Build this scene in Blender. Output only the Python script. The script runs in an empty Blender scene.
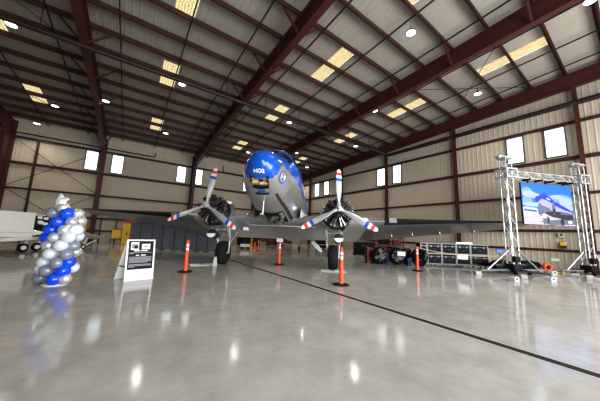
import bpy, bmesh, math, random
from mathutils import Vector, Matrix
random.seed(7)
sc = bpy.context.scene
col = sc.collection
PI = math.pi
def R(d): return math.radians(d)

# ------------------------------------------------------------------ materials
MATS = {}
def mat(name, c, rough=0.5, metal=0.0, var=0.08, scale=6.0, emit=None, estr=0.0, bump=0.0, coat=0.0, rvar=0.0, spec=0.35):
    if name in MATS: return MATS[name]
    m = bpy.data.materials.new(name); m.use_nodes = True
    nt = m.node_tree; b = nt.nodes['Principled BSDF']
    tc = nt.nodes.new('ShaderNodeTexCoord')
    nz = nt.nodes.new('ShaderNodeTexNoise'); nz.inputs['Scale'].default_value = scale
    nz.inputs['Detail'].default_value = 4
    nt.links.new(tc.outputs['Object'], nz.inputs['Vector'])
    mx = nt.nodes.new('ShaderNodeMix'); mx.data_type = 'RGBA'
    mx.inputs[6].default_value = (*[v*(1-var) for v in c], 1)
    mx.inputs[7].default_value = (*[min(1, v*(1+var)) for v in c], 1)
    nt.links.new(nz.outputs['Fac'], mx.inputs[0])
    nt.links.new(mx.outputs[2], b.inputs['Base Color'])
    b.inputs['Roughness'].default_value = rough
    b.inputs['Metallic'].default_value = metal
    b.inputs['Specular IOR Level'].default_value = spec
    if coat: b.inputs['Coat Weight'].default_value = coat
    if rvar:
        mr = nt.nodes.new('ShaderNodeMapRange')
        mr.inputs[3].default_value = max(0.02, rough-rvar); mr.inputs[4].default_value = rough+rvar
        nt.links.new(nz.outputs['Fac'], mr.inputs[0]); nt.links.new(mr.outputs[0], b.inputs['Roughness'])
    if emit:
        b.inputs['Emission Color'].default_value = (*emit, 1); b.inputs['Emission Strength'].default_value = estr
    if bump:
        bp = nt.nodes.new('ShaderNodeBump'); bp.inputs['Strength'].default_value = bump
        nt.links.new(nz.outputs['Fac'], bp.inputs['Height']); nt.links.new(bp.outputs[0], b.inputs['Normal'])
    MATS[name] = m
    return m

def floor_material():
    m = bpy.data.materials.new('polished_concrete'); m.use_nodes = True
    nt = m.node_tree; b = nt.nodes['Principled BSDF']; L = nt.links.new
    tc = nt.nodes.new('ShaderNodeTexCoord')
    def noise(s, d=5, r=0.55):
        n = nt.nodes.new('ShaderNodeTexNoise'); n.inputs['Scale'].default_value = s
        n.inputs['Detail'].default_value = d; n.inputs['Roughness'].default_value = r
        L(tc.outputs['Object'], n.inputs['Vector']); return n
    n1 = noise(0.25, 7, 0.65); n2 = noise(1.9, 9, 0.7); n3 = noise(14, 4)
    r1 = nt.nodes.new('ShaderNodeValToRGB')
    r1.color_ramp.elements[0].position = 0.30; r1.color_ramp.elements[0].color = (0.47, 0.46, 0.435, 1)
    r1.color_ramp.elements[1].position = 0.70; r1.color_ramp.elements[1].color = (0.575, 0.565, 0.54, 1)
    L(n1.outputs['Fac'], r1.inputs['Fac'])
    r2 = nt.nodes.new('ShaderNodeValToRGB')
    r2.color_ramp.elements[0].position = 0.28; r2.color_ramp.elements[0].color = (0.80, 0.785, 0.75, 1)
    r2.color_ramp.elements[1].position = 0.62; r2.color_ramp.elements[1].color = (1.06, 1.05, 1.03, 1)
    L(n2.outputs['Fac'], r2.inputs['Fac'])
    mx = nt.nodes.new('ShaderNodeMix'); mx.data_type = 'RGBA'; mx.blend_type = 'MULTIPLY'; mx.inputs[0].default_value = 1
    L(r1.outputs[0], mx.inputs[6]); L(r2.outputs[0], mx.inputs[7])
    L(mx.outputs[2], b.inputs['Base Color'])
    mr = nt.nodes.new('ShaderNodeMapRange'); mr.inputs[1].default_value = 0.3; mr.inputs[2].default_value = 0.7
    mr.inputs[3].default_value = 0.06; mr.inputs[4].default_value = 0.15
    L(n2.outputs['Fac'], mr.inputs[0]); L(mr.outputs[0], b.inputs['Roughness'])
    bp = nt.nodes.new('ShaderNodeBump'); bp.inputs['Strength'].default_value = 0.02; bp.inputs['Distance'].default_value = 0.02
    L(n3.outputs['Fac'], bp.inputs['Height']); L(bp.outputs[0], b.inputs['Normal'])
    b.inputs['IOR'].default_value = 1.36
    return m

def translucent(name, c):
    m = bpy.data.materials.new(name); m.use_nodes = True
    nt = m.node_tree; L = nt.links.new
    out = nt.nodes['Material Output']; nt.nodes.remove(nt.nodes['Principled BSDF'])
    tc = nt.nodes.new('ShaderNodeTexCoord')
    w = nt.nodes.new('ShaderNodeTexWave'); w.inputs['Scale'].default_value = 2.4; w.bands_direction = 'X'
    w.inputs['Distortion'].default_value = 6; w.inputs['Detail'].default_value = 4; w.inputs['Detail Scale'].default_value = 3
    L(tc.outputs['Object'], w.inputs['Vector'])
    mx = nt.nodes.new('ShaderNodeMix'); mx.data_type = 'RGBA'
    mx.inputs[6].default_value = (*[v*0.5 for v in c], 1); mx.inputs[7].default_value = (*c, 1)
    L(w.outputs['Fac'], mx.inputs[0])
    t = nt.nodes.new('ShaderNodeBsdfTranslucent'); d = nt.nodes.new('ShaderNodeBsdfDiffuse')
    L(mx.outputs[2], t.inputs['Color']); L(mx.outputs[2], d.inputs['Color'])
    ad = nt.nodes.new('ShaderNodeMixShader'); ad.inputs[0].default_value = 0.2
    L(t.outputs[0], ad.inputs[1]); L(d.outputs[0], ad.inputs[2]); L(ad.outputs[0], out.inputs['Surface'])
    return m

def glass_pane(name):
    m = bpy.data.materials.new(name); m.use_nodes = True
    nt = m.node_tree; L = nt.links.new
    out = nt.nodes['Material Output']; nt.nodes.remove(nt.nodes['Principled BSDF'])
    tr = nt.nodes.new('ShaderNodeBsdfTransparent'); tr.inputs['Color'].default_value = (0.93, 0.96, 0.97, 1)
    gl = nt.nodes.new('ShaderNodeBsdfGlossy'); gl.inputs['Roughness'].default_value = 0.05
    mx = nt.nodes.new('ShaderNodeMixShader'); mx.inputs[0].default_value = 0.06
    L(tr.outputs[0], mx.inputs[1]); L(gl.outputs[0], mx.inputs[2]); L(mx.outputs[0], out.inputs['Surface'])
    return m

M = dict(
    concrete=floor_material(),
    wall=mat('tan_wall_panel', (0.475, 0.418, 0.33), 0.55, var=0.05, scale=1.5),
    deck=mat('roof_deck', (0.345, 0.318, 0.268), 0.5, var=0.08, scale=1.0),
    steel=mat('maroon_primer_steel', (0.066, 0.0165, 0.0135), 0.55, var=0.15, scale=2.0),
    darksteel=mat('dark_maroon_steel', (0.046, 0.0140, 0.0110), 0.6, var=0.15, scale=2.0),
    rod=mat('dark_rod', (0.02, 0.016, 0.015), 0.6),
    pipe=mat('dark_pipe', (0.022, 0.014, 0.011), 0.5),
    skylight=translucent('yellowed_skylight', (0.47, 0.375, 0.20)),
    pane=glass_pane('window_glass'),
    frame=mat('dark_window_frame', (0.06, 0.065, 0.07), 0.5),
    joint=mat('dark_joint', (0.02, 0.02, 0.02), 0.7),
    jointedge=mat('joint_edge', (0.52, 0.50, 0.46), 0.4),
    door=mat('tan_door', (0.42, 0.36, 0.27), 0.5),
    alu=mat('polished_aluminium', (0.62, 0.625, 0.63), 0.34, 0.84, var=0.05, scale=1.2, rvar=0.03),
    skin=mat('wing_skin', (0.30, 0.305, 0.31), 0.36, 0.85, var=0.12, scale=1.0, rvar=0.04),
    blue=mat('gloss_blue_paint', (0.006, 0.088, 0.43), 0.22, 0.0, var=0.06, scale=2, coat=0.5),
    white=mat('white_paint', (0.80, 0.80, 0.79), 0.4, var=0.03),
    red=mat('red_paint', (0.75, 0.055, 0.035), 0.4),
    sblue=mat('stripe_blue', (0.02, 0.10, 0.50), 0.4),
    blade=mat('satin_blade_metal', (0.56, 0.56, 0.555), 0.38, 0.45, var=0.06, scale=3),
    chrome=mat('bright_chrome', (0.80, 0.80, 0.80), 0.18, 1.0, var=0.04),
    steelbright=mat('machined_steel', (0.50, 0.50, 0.49), 0.35, 0.9, var=0.15),
    black=mat('satin_black', (0.012, 0.012, 0.013), 0.5, spec=0.12),
    fin=mat('black_engine_fins', (0.055, 0.055, 0.056), 0.35, 0.6, var=0.4, scale=14),
    rubber=mat('tyre_rubber', (0.014, 0.014, 0.014), 0.75, bump=0.1, scale=20, spec=0.2),
    boot=mat('deicer_rubber', (0.010, 0.010, 0.011), 0.55, spec=0.12),
    glass=mat('dark_cockpit_glass', (0.012, 0.014, 0.018), 0.08, 0.0, coat=0.5),
    brass=mat('tan_zinc_primer', (0.62, 0.50, 0.30), 0.45, 0.2),
    brown=mat('brown_liner', (0.055, 0.034, 0.022), 0.6, var=0.5, scale=10),
    orange=mat('safety_orange', (0.86, 0.105, 0.035), 0.45),
    grey=mat('partition_grey', (0.125, 0.135, 0.165), 0.7, var=0.08, scale=12),
    yellow=mat('cabinet_yellow', (0.80, 0.50, 0.02), 0.4),
    truss=mat('truss_aluminium', (0.55, 0.55, 0.545), 0.38, 0.65, var=0.12, scale=8),
    case=mat('black_case_laminate', (0.006, 0.006, 0.0065), 0.5, spec=0.10),
    edge=mat('case_edge_aluminium', (0.17, 0.17, 0.17), 0.5, 0.5),
    plastic=mat('black_plastic_wrap', (0.005, 0.005, 0.006), 0.22, bump=0.6, scale=5.0, spec=0.22),
    rope=mat('tan_rope', (0.42, 0.31, 0.17), 0.8),
    ballast=mat('ballast_white', (0.46, 0.46, 0.44), 0.6),
    paper=mat('white_paper', (0.82, 0.82, 0.80), 0.6),
    lens=mat('lamp_lens', (1, 1, 1), 0.3, emit=(1.0, 0.95, 0.86), estr=3),
    jet=mat('white_gelcoat', (0.74, 0.72, 0.68), 0.3, coat=0.3),
    jetgrey=mat('grey_radome', (0.30, 0.29, 0.27), 0.4),
    balloon_b=mat('balloon_blue', (0.006, 0.085, 0.78), 0.12, var=0.02, coat=0.6),
    balloon_w=mat('balloon_white', (0.66, 0.69, 0.76), 0.12, var=0.02, coat=0.6),
    balloon_g=mat('balloon_grey', (0.235, 0.265, 0.315), 0.12, var=0.02, coat=0.6),
    balloon_s=mat('balloon_chrome_silver', (0.74, 0.74, 0.73), 0.25, 0.55, var=0.05),
    redlid=mat('red_toolbox_enamel', (0.14, 0.014, 0.010), 0.5),
    toolblue=mat('blue_enamel', (0.006, 0.014, 0.06), 0.5, spec=0.2),
)

# ------------------------------------------------------------------ mesh builder
class MB:
    def __init__(s, off=(0, 0, 0)):
        s.v = []; s.f = []; s.m = []; s.off = Vector(off)
    def add(s, vs, fs, m=0):
        o = len(s.v); s.v += [Vector(v)+s.off for v in vs]
        for f in fs: s.f.append([i+o for i in f]); s.m.append(m)
    def box(s, c, size, rot=None, m=0):
        hx, hy, hz = [a/2 for a in size]; c = Vector(c)
        vs = [Vector((x*hx, y*hy, z*hz)) for x in (-1, 1) for y in (-1, 1) for z in (-1, 1)]
        if rot is not None: vs = [rot @ v for v in vs]
        s.add([v+c for v in vs], [(0,1,3,2),(4,6,7,5),(0,4,5,1),(2,3,7,6),(0,2,6,4),(1,5,7,3)], m)
    def bar(s, p0, p1, w, h, m=0, up=(0, 0, 1)):
        p0, p1 = Vector(p0), Vector(p1); d = p1-p0; L = d.length; d.normalize(); up = Vector(up)
        if abs(d.dot(up)) > 0.98: up = Vector((1, 0, 0))
        sx = d.cross(up).normalized(); uz = sx.cross(d)
        rot = Matrix((d, sx, uz)).transposed()
        s.box((p0+p1)/2, (L, w, h), rot, m)
    def tube(s, pts, r, n=8, m=0, cap=True):
        pts = [Vector(p) for p in pts]; rs = r if isinstance(r, (list, tuple)) else [r]*len(pts)
        rings = []; prev = None
        for i, p in enumerate(pts):
            d = (pts[min(i+1, len(pts)-1)]-pts[max(i-1, 0)]).normalized()
            if prev is None:
                a = Vector((0, 0, 1)) if abs(d.z) < 0.9 else Vector((1, 0, 0))
                sx = d.cross(a).normalized()
            else:
                sx = (prev - d*prev.dot(d)).normalized()
            prev = sx; sy = d.cross(sx)
            rings.append([p+(sx*math.cos(2*PI*k/n)+sy*math.sin(2*PI*k/n))*rs[i] for k in range(n)])
        s.loft(rings, m, cap, cap)
    def lathe(s, prof, o, ax, n=16, m=0, ms=None):
        o = Vector(o); d = Vector(ax).normalized()
        a = Vector((0, 0, 1)) if abs(d.z) < 0.9 else Vector((1, 0, 0))
        sx = d.cross(a).normalized(); sy = d.cross(sx)
        rings = [[o+d*h+(sx*math.cos(2*PI*k/n)+sy*math.sin(2*PI*k/n))*max(r, 1e-4) for k in range(n)] for r, h in prof]
        s.loft(rings, m, True, True, ms)
    def loft(s, rings, m=0, c0=True, c1=True, ms=None):
        n = len(rings[0]); vs = [v for r in rings for v in r]; fs = []
        o = len(s.v); s.v += [Vector(v)+s.off for v in vs]
        for i in range(len(rings)-1):
            for k in range(n):
                s.f.append([o+i*n+k, o+i*n+(k+1) % n, o+(i+1)*n+(k+1) % n, o+(i+1)*n+k]); s.m.append(ms[i] if ms else m)
        if c0: s.f.append([o+k for k in range(n)][::-1]); s.m.append(ms[0] if ms else m)
        if c1: s.f.append([o+(len(rings)-1)*n+k for k in range(n)]); s.m.append(ms[-1] if ms else m)
    def prism(s, poly, axis, a, b, m=0):
        # poly: 2-D points, extruded along axis index between a and b
        def p3(u, w, t):
            q = [u, w]; q.insert(axis, t); return q
        n = len(poly); vs = [p3(u, w, a) for u, w in poly]+[p3(u, w, b) for u, w in poly]
        fs = [[i, (i+1) % n, n+(i+1) % n, n+i] for i in range(n)]+[list(range(n))[::-1], list(range(n, 2*n))]
        s.add(vs, fs, m)
    def sphere(s, c, rad, rot=None, n=16, k=10, m=0):
        c = Vector(c); rings = []
        for i in range(1, k):
            t = PI*i/k; ring = []
            for j in range(n):
                p = 2*PI*j/n
                v = Vector((rad[0]*math.sin(t)*math.cos(p), rad[1]*math.sin(t)*math.sin(p), rad[2]*math.cos(t)))
                ring.append(c+((rot @ v) if rot is not None else v))
            rings.append(ring)
        top = Vector((0, 0, rad[2])); bot = -top
        if rot is not None: top = rot @ top; bot = rot @ bot
        o = len(s.v); s.loft(rings, m, False, False)
        it = len(s.v); s.v += [c+top+s.off, c+bot+s.off]
        for j in range(n):
            s.f.append([o+j, it, o+(j+1) % n][::-1]); s.m.append(m)
            b = o+(k-2)*n
            s.f.append([b+j, b+(j+1) % n, it+1][::-1]); s.m.append(m)
    def build(s, name, mats, parent=None, smooth=38, recalc=True):
        me = bpy.data.meshes.new(name)
        me.from_pydata([tuple(v) for v in s.v], [], s.f)
        if not isinstance(mats, (list, tuple)): mats = [mats]
        for mm in mats: me.materials.append(mm)
        me.polygons.foreach_set('material_index', s.m)
        if recalc:
            bm = bmesh.new(); bm.from_mesh(me); bmesh.ops.recalc_face_normals(bm, faces=bm.faces); bm.to_mesh(me); bm.free()
        me.update()
        if smooth:
            me.polygons.foreach_set('use_smooth', [True]*len(me.polygons))
            me.set_sharp_from_angle(angle=R(smooth))
        o = bpy.data.objects.new(name, me); col.objects.link(o)
        if parent is not None: o.parent = parent
        return o

def thing(name, label, cat, loc=(0, 0, 0), rz=0.0, group=None):
    o = bpy.data.objects.new(name, None); col.objects.link(o)
    o.location = loc; o.rotation_euler = (0, 0, rz); o.empty_display_size = 0.2
    return tag(o, label, cat, group)
def tag(o, label, cat, group=None):
    o['label'] = label; o['category'] = cat
    if group: o['group'] = group
    return o
def struct(o):
    o['kind'] = 'structure'; return o
def dup(root, loc=None, rz=None, label=None, group=None, parent=None):
    r = root.copy(); col.objects.link(r)
    if loc is not None: r.location = loc
    if rz is not None: r.rotation_euler = (0, 0, rz)
    if parent is not None: r.parent = parent
    if label: r['label'] = label
    if group: r['group'] = group
    for ch in [c for c in bpy.data.objects if c.parent == root]:
        dup(ch, parent=r)
    return r
def text_obj(body, name, size, m, parent, matrix, depth=0.002, align='CENTER', offset=0.0):
    cu = bpy.data.curves.new(name, 'FONT'); cu.body = body; cu.size = size; cu.extrude = depth; cu.offset = offset
    cu.align_x = align; cu.align_y = 'CENTER'
    t = bpy.data.objects.new(name+'_c', cu); col.objects.link(t)
    bpy.context.view_layer.update()
    me = bpy.data.meshes.new_from_object(t.evaluated_get(bpy.context.evaluated_depsgraph_get()))
    bpy.data.objects.remove(t); bpy.data.curves.remove(cu)
    me.materials.clear(); me.materials.append(m); me.name = name
    o = bpy.data.objects.new(name, me); col.objects.link(o)
    if parent is not None: o.parent = parent
    o.matrix_local = matrix
    return o

# ------------------------------------------------------------------ camera, world, light
cam = bpy.data.cameras.new('camera'); co = bpy.data.objects.new('camera', cam); col.objects.link(co)
cam.sensor_width = 36; cam.lens = 241.71*36/600; cam.clip_end = 300
yaw, pitch, roll = R(34.964), R(7.948), R(2.1385)
fw = Vector((math.sin(yaw)*math.cos(pitch), math.cos(yaw)*math.cos(pitch), math.sin(pitch)))
r0 = Vector((math.cos(yaw), -math.sin(yaw), 0)); u0 = r0.cross(fw)
rr = r0*math.cos(roll)+u0*math.sin(roll); uu = u0*math.cos(roll)-r0*math.sin(roll)
mw = Matrix((rr, uu, -fw)).transposed().to_4x4(); mw.translation = (0, 0, 1.6)
co.matrix_world = mw
sc.camera = co
W, D = 22.0, 31.1
XL, YF = -26.0, -9.0

wd = bpy.data.worlds.new('World'); sc.world = wd; wd.use_nodes = True
bg = wd.node_tree.nodes['Background']; bg.inputs['Color'].default_value = (0.90, 0.95, 1.0, 1); bg.inputs['Strength'].default_value = 2.6
la = bpy.data.lights.new('hangar_door_daylight', 'AREA'); la.shape = 'RECTANGLE'; la.size = 25; la.size_y = 6.8
la.energy = 4100; la.color = (0.95, 0.97, 1.0)
lo = bpy.data.objects.new('hangar_door_daylight', la); col.objects.link(lo)
lo.location = (9.0, YF-0.3, 3.6); lo.rotation_euler = (R(90), 0, 0)
sc.view_settings.view_transform = 'Standard'
sc.view_settings.exposure = 0.42
sc.view_settings.gamma = 0.86
sc.cycles.use_denoising = True
sc.cycles.max_bounces = 8
sc.cycles.sample_clamp_indirect = 8.0

# ------------------------------------------------------------------ building shell
mb = MB(); mb.box(((W+XL)/2, (D+YF)/2, -0.1), (W-XL+1, D-YF+1, 0.2)); struct(mb.build('floor', M['concrete']))
mb = MB()
mb.box((4.96, (D+YF)/2, 0.0015), (0.15, D-YF-0.4, 0.003))
mb.box((4.865, (D+YF)/2, 0.001), (0.045, D-YF-0.4, 0.002), m=1); mb.box((5.055, (D+YF)/2, 0.001), (0.045, D-YF-0.4, 0.002), m=1)
struct(mb.build('trim_1', [M['joint'], M['jointedge']]))

def rib(u):
    t = (u % 0.30)
    if t < 0.20: return 0.0
    if t < 0.225: return (t-0.20)/0.025
    if t < 0.275: return 1.0
    return (0.30-t)/0.025
def ribbed(u0, u1, breaks, openings, rows, fn, m):
    us = set()
    k = math.floor(u0/0.30)
    while k*0.30 < u1:
        for t in (0.0, 0.20, 0.225, 0.275):
            u = k*0.30+t
            if u0 < u < u1: us.add(round(u, 4))
        k += 1
    us |= {u0, u1} | set(breaks); us = sorted(us)
    mbx = MB(); nr = len(rows)
    vs = [fn(u, z, 0.014*rib(u+1e-6)) for u in us for z in rows]
    fs = []
    for i in range(len(us)-1):
        c = (us[i]+us[i+1])/2
        for j in range(nr-1):
            cz = (rows[j]+rows[j+1])/2
            if any(a < c < b and z0 < cz < z1 for a, b, z0, z1 in openings): continue
            fs.append((i*nr+j, (i+1)*nr+j, (i+1)*nr+j+1, i*nr+j+1))
    mbx.add(vs, fs); return mbx
def roof(y): return 12.65-0.056*y
WZ0, WZ1 = 7.14, 9.05
back_win = [(-4.18, -3.22), (-2.12, -1.16), (3.96, 4.92), (5.86, 6.82), (12.14, 13.1), (14.1, 15.06), (-12.2, -11.2)]
right_win = [(27.72-1.1, 27.72), (24.55, 25.65), (15.58, 16.68), (13.7, 14.68), (4.36, 5.29), (2.35, 3.31), (-6.3, -5.3), (-8.3, -7.3)]
def wall(name, u0, u1, wins, rows, fn):
    br = [x for w in wins for x in w]
    o = ribbed(u0, u1, br, [(a, b, WZ0, WZ1) for a, b in wins], rows, fn, 0).build(name, M['wall'], smooth=0, recalc=False)
    struct(o)
wall('wall_back', XL, W, back_win, [0, WZ0, WZ1, roof(D)+0.05], lambda u, z, o: (u, D-o, z))
wall('wall_right', YF, D, right_win, [0, WZ0, WZ1, 12.3], lambda u, z, o: (W-o, u, z if z < 12 else roof(u)))
wall('wall_left', YF, D, [], [0, WZ0, WZ1, 12.3], lambda u, z, o: (XL+o, u, z if z < 12 else roof(u)))
struct(ribbed(XL, W, [-4.0], [(-4.0, W, 0, 7.2)], [0, 7.2, 10, roof(YF)], lambda u, z, o: (u, YF+o, z), 0).build('wall_front', M['wall'], smooth=0, recalc=False))  # unseen wall, added with its opening shaped to dim upper walls and left side
wn = 0
for axis, wins in (('b', back_win), ('r', right_win)):
    for a, b in wins:
        wn += 1
        root = bpy.data.objects.new('window_%d' % wn, None); col.objects.link(root); struct(root)
        c = (a+b)/2
        root.location = (c, D, WZ0) if axis == 'b' else (W, c, WZ0)
        if axis == 'r': root.rotation_euler = (0, 0, R(-90))
        w2 = (b-a)/2; h = WZ1-WZ0; f = MB(); t = 0.07
        for x in (-w2, w2): f.box((x, -0.03, h/2), (t, 0.16, h+t))
        for z in (0, h): f.box((0, -0.03, z), (2*w2+t, 0.16, t))
        f.build('window_frame', M['frame'], root)
        g = MB(); g.box((0, 0.02, h/2), (2*w2, 0.012, h)); g.build('pane', M['pane'], root)

# roof deck with skylight openings
SKX = [(-7.2, -6.28), (0.66, 1.54), (8.75, 9.68), (16.96, 17.86)]
SKY = [(2.15, 5.25), (8.9, 11.95), (15.85, 18.55), (24.1, 26.85)]
ys = [YF]+[y for s in SKY for y in s]+[D]
mbx = ribbed(XL, W, [x for s in SKX for x in s], [(a, b, c, d) for a, b in SKX for c, d in SKY], ys, lambda u, y, o: (u, y, roof(y)-o), 0)
struct(mbx.build('ceiling', M['deck'], smooth=0, recalc=False))
for i, (a, b) in enumerate(SKX):
    for j, (c, d) in enumerate(SKY):
        wn += 1
        s = MB(); s.add([(a, c, roof(c)+0.01), (b, c, roof(c)+0.01), (b, d, roof(d)+0.01), (a, d, roof(d)+0.01)], [(0, 1, 2, 3)])
        struct(s.build('window_%d' % wn, M['skylight'], smooth=0))

# purlins
PY = [2.02+1.635*k for k in range(-6, 18)]
for y in PY:
    z1 = roof(y)-0.045; s = MB()
    s.prism([(y-0.04, z1), (y+0.10, z1), (y+0.10, z1-0.03), (y-0.0, z1-0.03), (y-0.0, z1-0.29), (y-0.12, z1-0.29), (y-0.12, z1-0.32), (y-0.04, z1-0.32)], 0, XL+0.05, W-0.05)
    struct(s.build('roof_purlin', M['darksteel'], smooth=0))
# thin sag rods running across the purlins
for x in (-18.2, -15.4, -12.6, -9.9, -7.0, -4.2, -1.43, 1.42, 4.2, 7.0, 9.95, 12.7, 15.4, 18.2, 20.5):
    s = MB(); s.bar((x, YF+0.3, roof(YF)-0.30), (x, D-0.3, roof(D)-0.30), 0.06, 0.06)
    struct(s.build('sag_rod', M['rod'], smooth=0))
# rigid frames: tapered rafter + tapered column, one per frame line
def zb(y):
    b = 11.35-0.05*y
    if y > 21: b -= (y-21)/8.5*0.75
    return b
def zt(y): return roof(y)-0.335
def rigid_frame(x):
    s = MB(); tw, fl, th = 0.03, 0.34, 0.045
    Y = [YF+0.1, 0, 8, 16, 21, 29.7]
    for a, b in zip(Y[:-1], Y[1:]):
        s.add([(x+dx*tw, yy, zz) for dx in (-1, 1) for yy, zz in ((a, zb(a)), (b, zb(b)), (b, zt(b)), (a, zt(a)))],
              [(0, 1, 2, 3), (4, 7, 6, 5), (0, 4, 5, 1), (2, 6, 7, 3), (1, 5, 6, 2), (0, 3, 7, 4)])
        for z, sg in ((zb, -1), (zt, 1)):
            s.bar((x, a, z(a)), (x, b, z(b)), fl, th)
    # column
    yt, yb_ = 29.7, 30.35
    ztop = zt(30.9)
    poly = [(yb_, 0.02), (30.95, 0.02), (30.95, ztop), (yt, zt(29.7)), (yt, zb(29.7))]
    s.prism(poly, 0, x-tw, x+tw)
    s.bar((x, yb_, 0.02), (x, yt, zb(29.7)), fl, th, up=(0, 1, 0))
    s.bar((x, 30.95, 0.02), (x, 30.95, ztop), fl, th, up=(0, 1, 0))
    s.box((x, 30.65, 0.03), (0.45, 0.8, 0.04))
    # flange braces up to every second purlin
    for k, y in enumerate(PY):
        if k % 2 == 0 and y < 29:
            for sg in (-1, 1):
                s.bar((x+sg*0.15, y, zb(y)+0.05), (x+sg*1.0, y, roof(y)-0.32), 0.085, 0.085)
    struct(s.build('roof_frame', M['steel'], smooth=0))
for x in (-19.3, -2.8, 5.66, 13.7): rigid_frame(x)
# left frame is deeper
s = MB()
xl = -9.15
s.prism([(29.5, 0.02), (30.95, 0.02), (30.95, zt(30.9)), (29.0, zt(29.0)), (29.0, 9.0)], 0, xl-0.03, xl+0.03)
s.bar((xl, 29.5, 0.02), (xl, 29.0, 9.0), 0.5, 0.05, up=(0, 1, 0)); s.bar((xl, 30.95, 0.02), (xl, 30.95, zt(30.9)), 0.5, 0.05, up=(0, 1, 0))
for a, b in ((YF+0.1, 8), (8, 20), (20, 29.0)):
    z0, z1 = 11.2-0.05*a-(max(0, a-20)*0.06), 11.2-0.05*b-(max(0, b-20)*0.06)
    s.add([(xl+dx*0.03, yy, zz) for dx in (-1, 1) for yy, zz in ((a, z0), (b, z1), (b, zt(b)), (a, zt(a)))],
          [(0, 1, 2, 3), (4, 7, 6, 5), (0, 4, 5, 1), (2, 6, 7, 3), (1, 5, 6, 2), (0, 3, 7, 4)])
    s.bar((xl, a, z0), (xl, b, z1), 0.45, 0.05)
struct(s.build('roof_frame', M['steel'], smooth=0))
# end-wall rake beam
s = MB()
def ez(y): return 11.42-0.05*y
s.prism([(YF+0.1, ez(YF)), (D-0.2, ez(D)), (D-0.2, zt(D)), (YF+0.1, zt(YF))], 0, W-0.30, W-0.24)
s.bar((W-0.27, YF+0.1, ez(YF)), (W-0.27, D-0.2, ez(D)), 0.3, 0.05); s.bar((W-0.27, YF+0.1, zt(YF)), (W-0.27, D-0.2, zt(D)), 0.3, 0.05)
struct(s.build('roof_frame', M['steel'], smooth=0))
# end-wall columns
for y in (-4.9, 1.76, 8.65, 15.29, 21.9, 28.5):
    s = MB(); x = W-0.28
    s.box((x, y, ez(y)/2), (0.26, 0.03, ez(y)-0.02)); s.box((x-0.13, y, ez(y)/2), (0.03, 0.20, ez(y)-0.02)); s.box((x+0.13, y, ez(y)/2), (0.03, 0.20, ez(y)-0.02))
    struct(s.build('wall_column', M['steel'], smooth=0))
# wind post in the left bay
s = MB(); s.box((-7.45, D-0.25, 4.6), (0.14, 0.2, 9.16)); struct(s.build('wall_column', M['darksteel'], smooth=0))
# girts
for z, h in ((1.2, 0.16), (2.4, 0.17), (4.66, 0.17), (6.88, 0.24), (9.16, 0.2)):
    s = MB(); s.prism([(D-0.05, z-h/2), (D-0.24, z-h/2), (D-0.24, z-h/2+0.05), (D-0.20, z-h/2+0.05), (D-0.20, z+h/2), (D-0.05, z+h/2)], 0, XL+0.1, W-0.1)
    struct(s.build('wall_girt', M['darksteel'], smooth=0))
    s = MB(); s.prism([(W-0.05, z-h/2), (W-0.13, z-h/2), (W-0.13, z+h/2), (W-0.05, z+h/2)], 1, YF+0.1, D-0.3)
    struct(s.build('wall_girt', M['darksteel'], smooth=0))
    s = MB(); s.prism([(XL+0.05, z-h/2), (XL+0.2, z-h/2), (XL+0.2, z+h/2), (XL+0.05, z+h/2)], 1, YF+0.1, D-0.3)
    struct(s.build('wall_girt', M['darksteel'], smooth=0))
# X bracing of the left bay
for p, q in (((-8.9, 9.0), (-3.0, 4.8)), ((-8.9, 4.8), (-3.0, 9.0)), ((-8.9, 4.6), (-3.0, 0.6)), ((-8.9, 0.6), (-3.0, 4.6))):
    s = MB(); s.tube([(p[0], D-0.30, p[1]), (q[0], D-0.30, q[1])], 0.025, 6); struct(s.build('brace_rod', M['rod']))
for p, q in (((22-0.4, 3), (14.0, 8.9)), ((14.0, 3), (21.6, 8.9)), ((-2.6, 22), (-9.0, 29)), ((-9.0, 22), (-2.6, 29)), ((-2.6, 11), (-9.0, 17.5)), ((-9.0, 11), (-2.6, 17.5))):
    s = MB(); s.tube([(p[0], p[1], roof(p[1])-0.55), (q[0], q[1], roof(q[1])-0.55)], 0.02, 5); struct(s.build('brace_rod', M['rod']))
# door in the back wall
dr = bpy.data.objects.new('door_1', None); col.objects.link(dr); struct(dr); dr.location = (-1.64, D-0.04, 0)
s = MB(); s.box((0, -0.03, 1.2), (1.12, 0.05, 2.38)); s.build('door_panel', M['door'], dr)
s = MB()
for x in (-0.62, 0.62): s.box((x, -0.04, 1.22), (0.10, 0.12, 2.44))
s.box((0, -0.04, 2.43), (1.34, 0.12, 0.1)); s.build('door_frame', M['darksteel'], dr)
s = MB(); s.tube([(0.42, -0.10, 1.05), (0.30, -0.10, 1.05)], 0.015, 6); s.tube([(0.42, -0.05, 1.05), (0.42, -0.11, 1.05)], 0.02, 6); s.build('door_handle', M['chrome'], dr)

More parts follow.
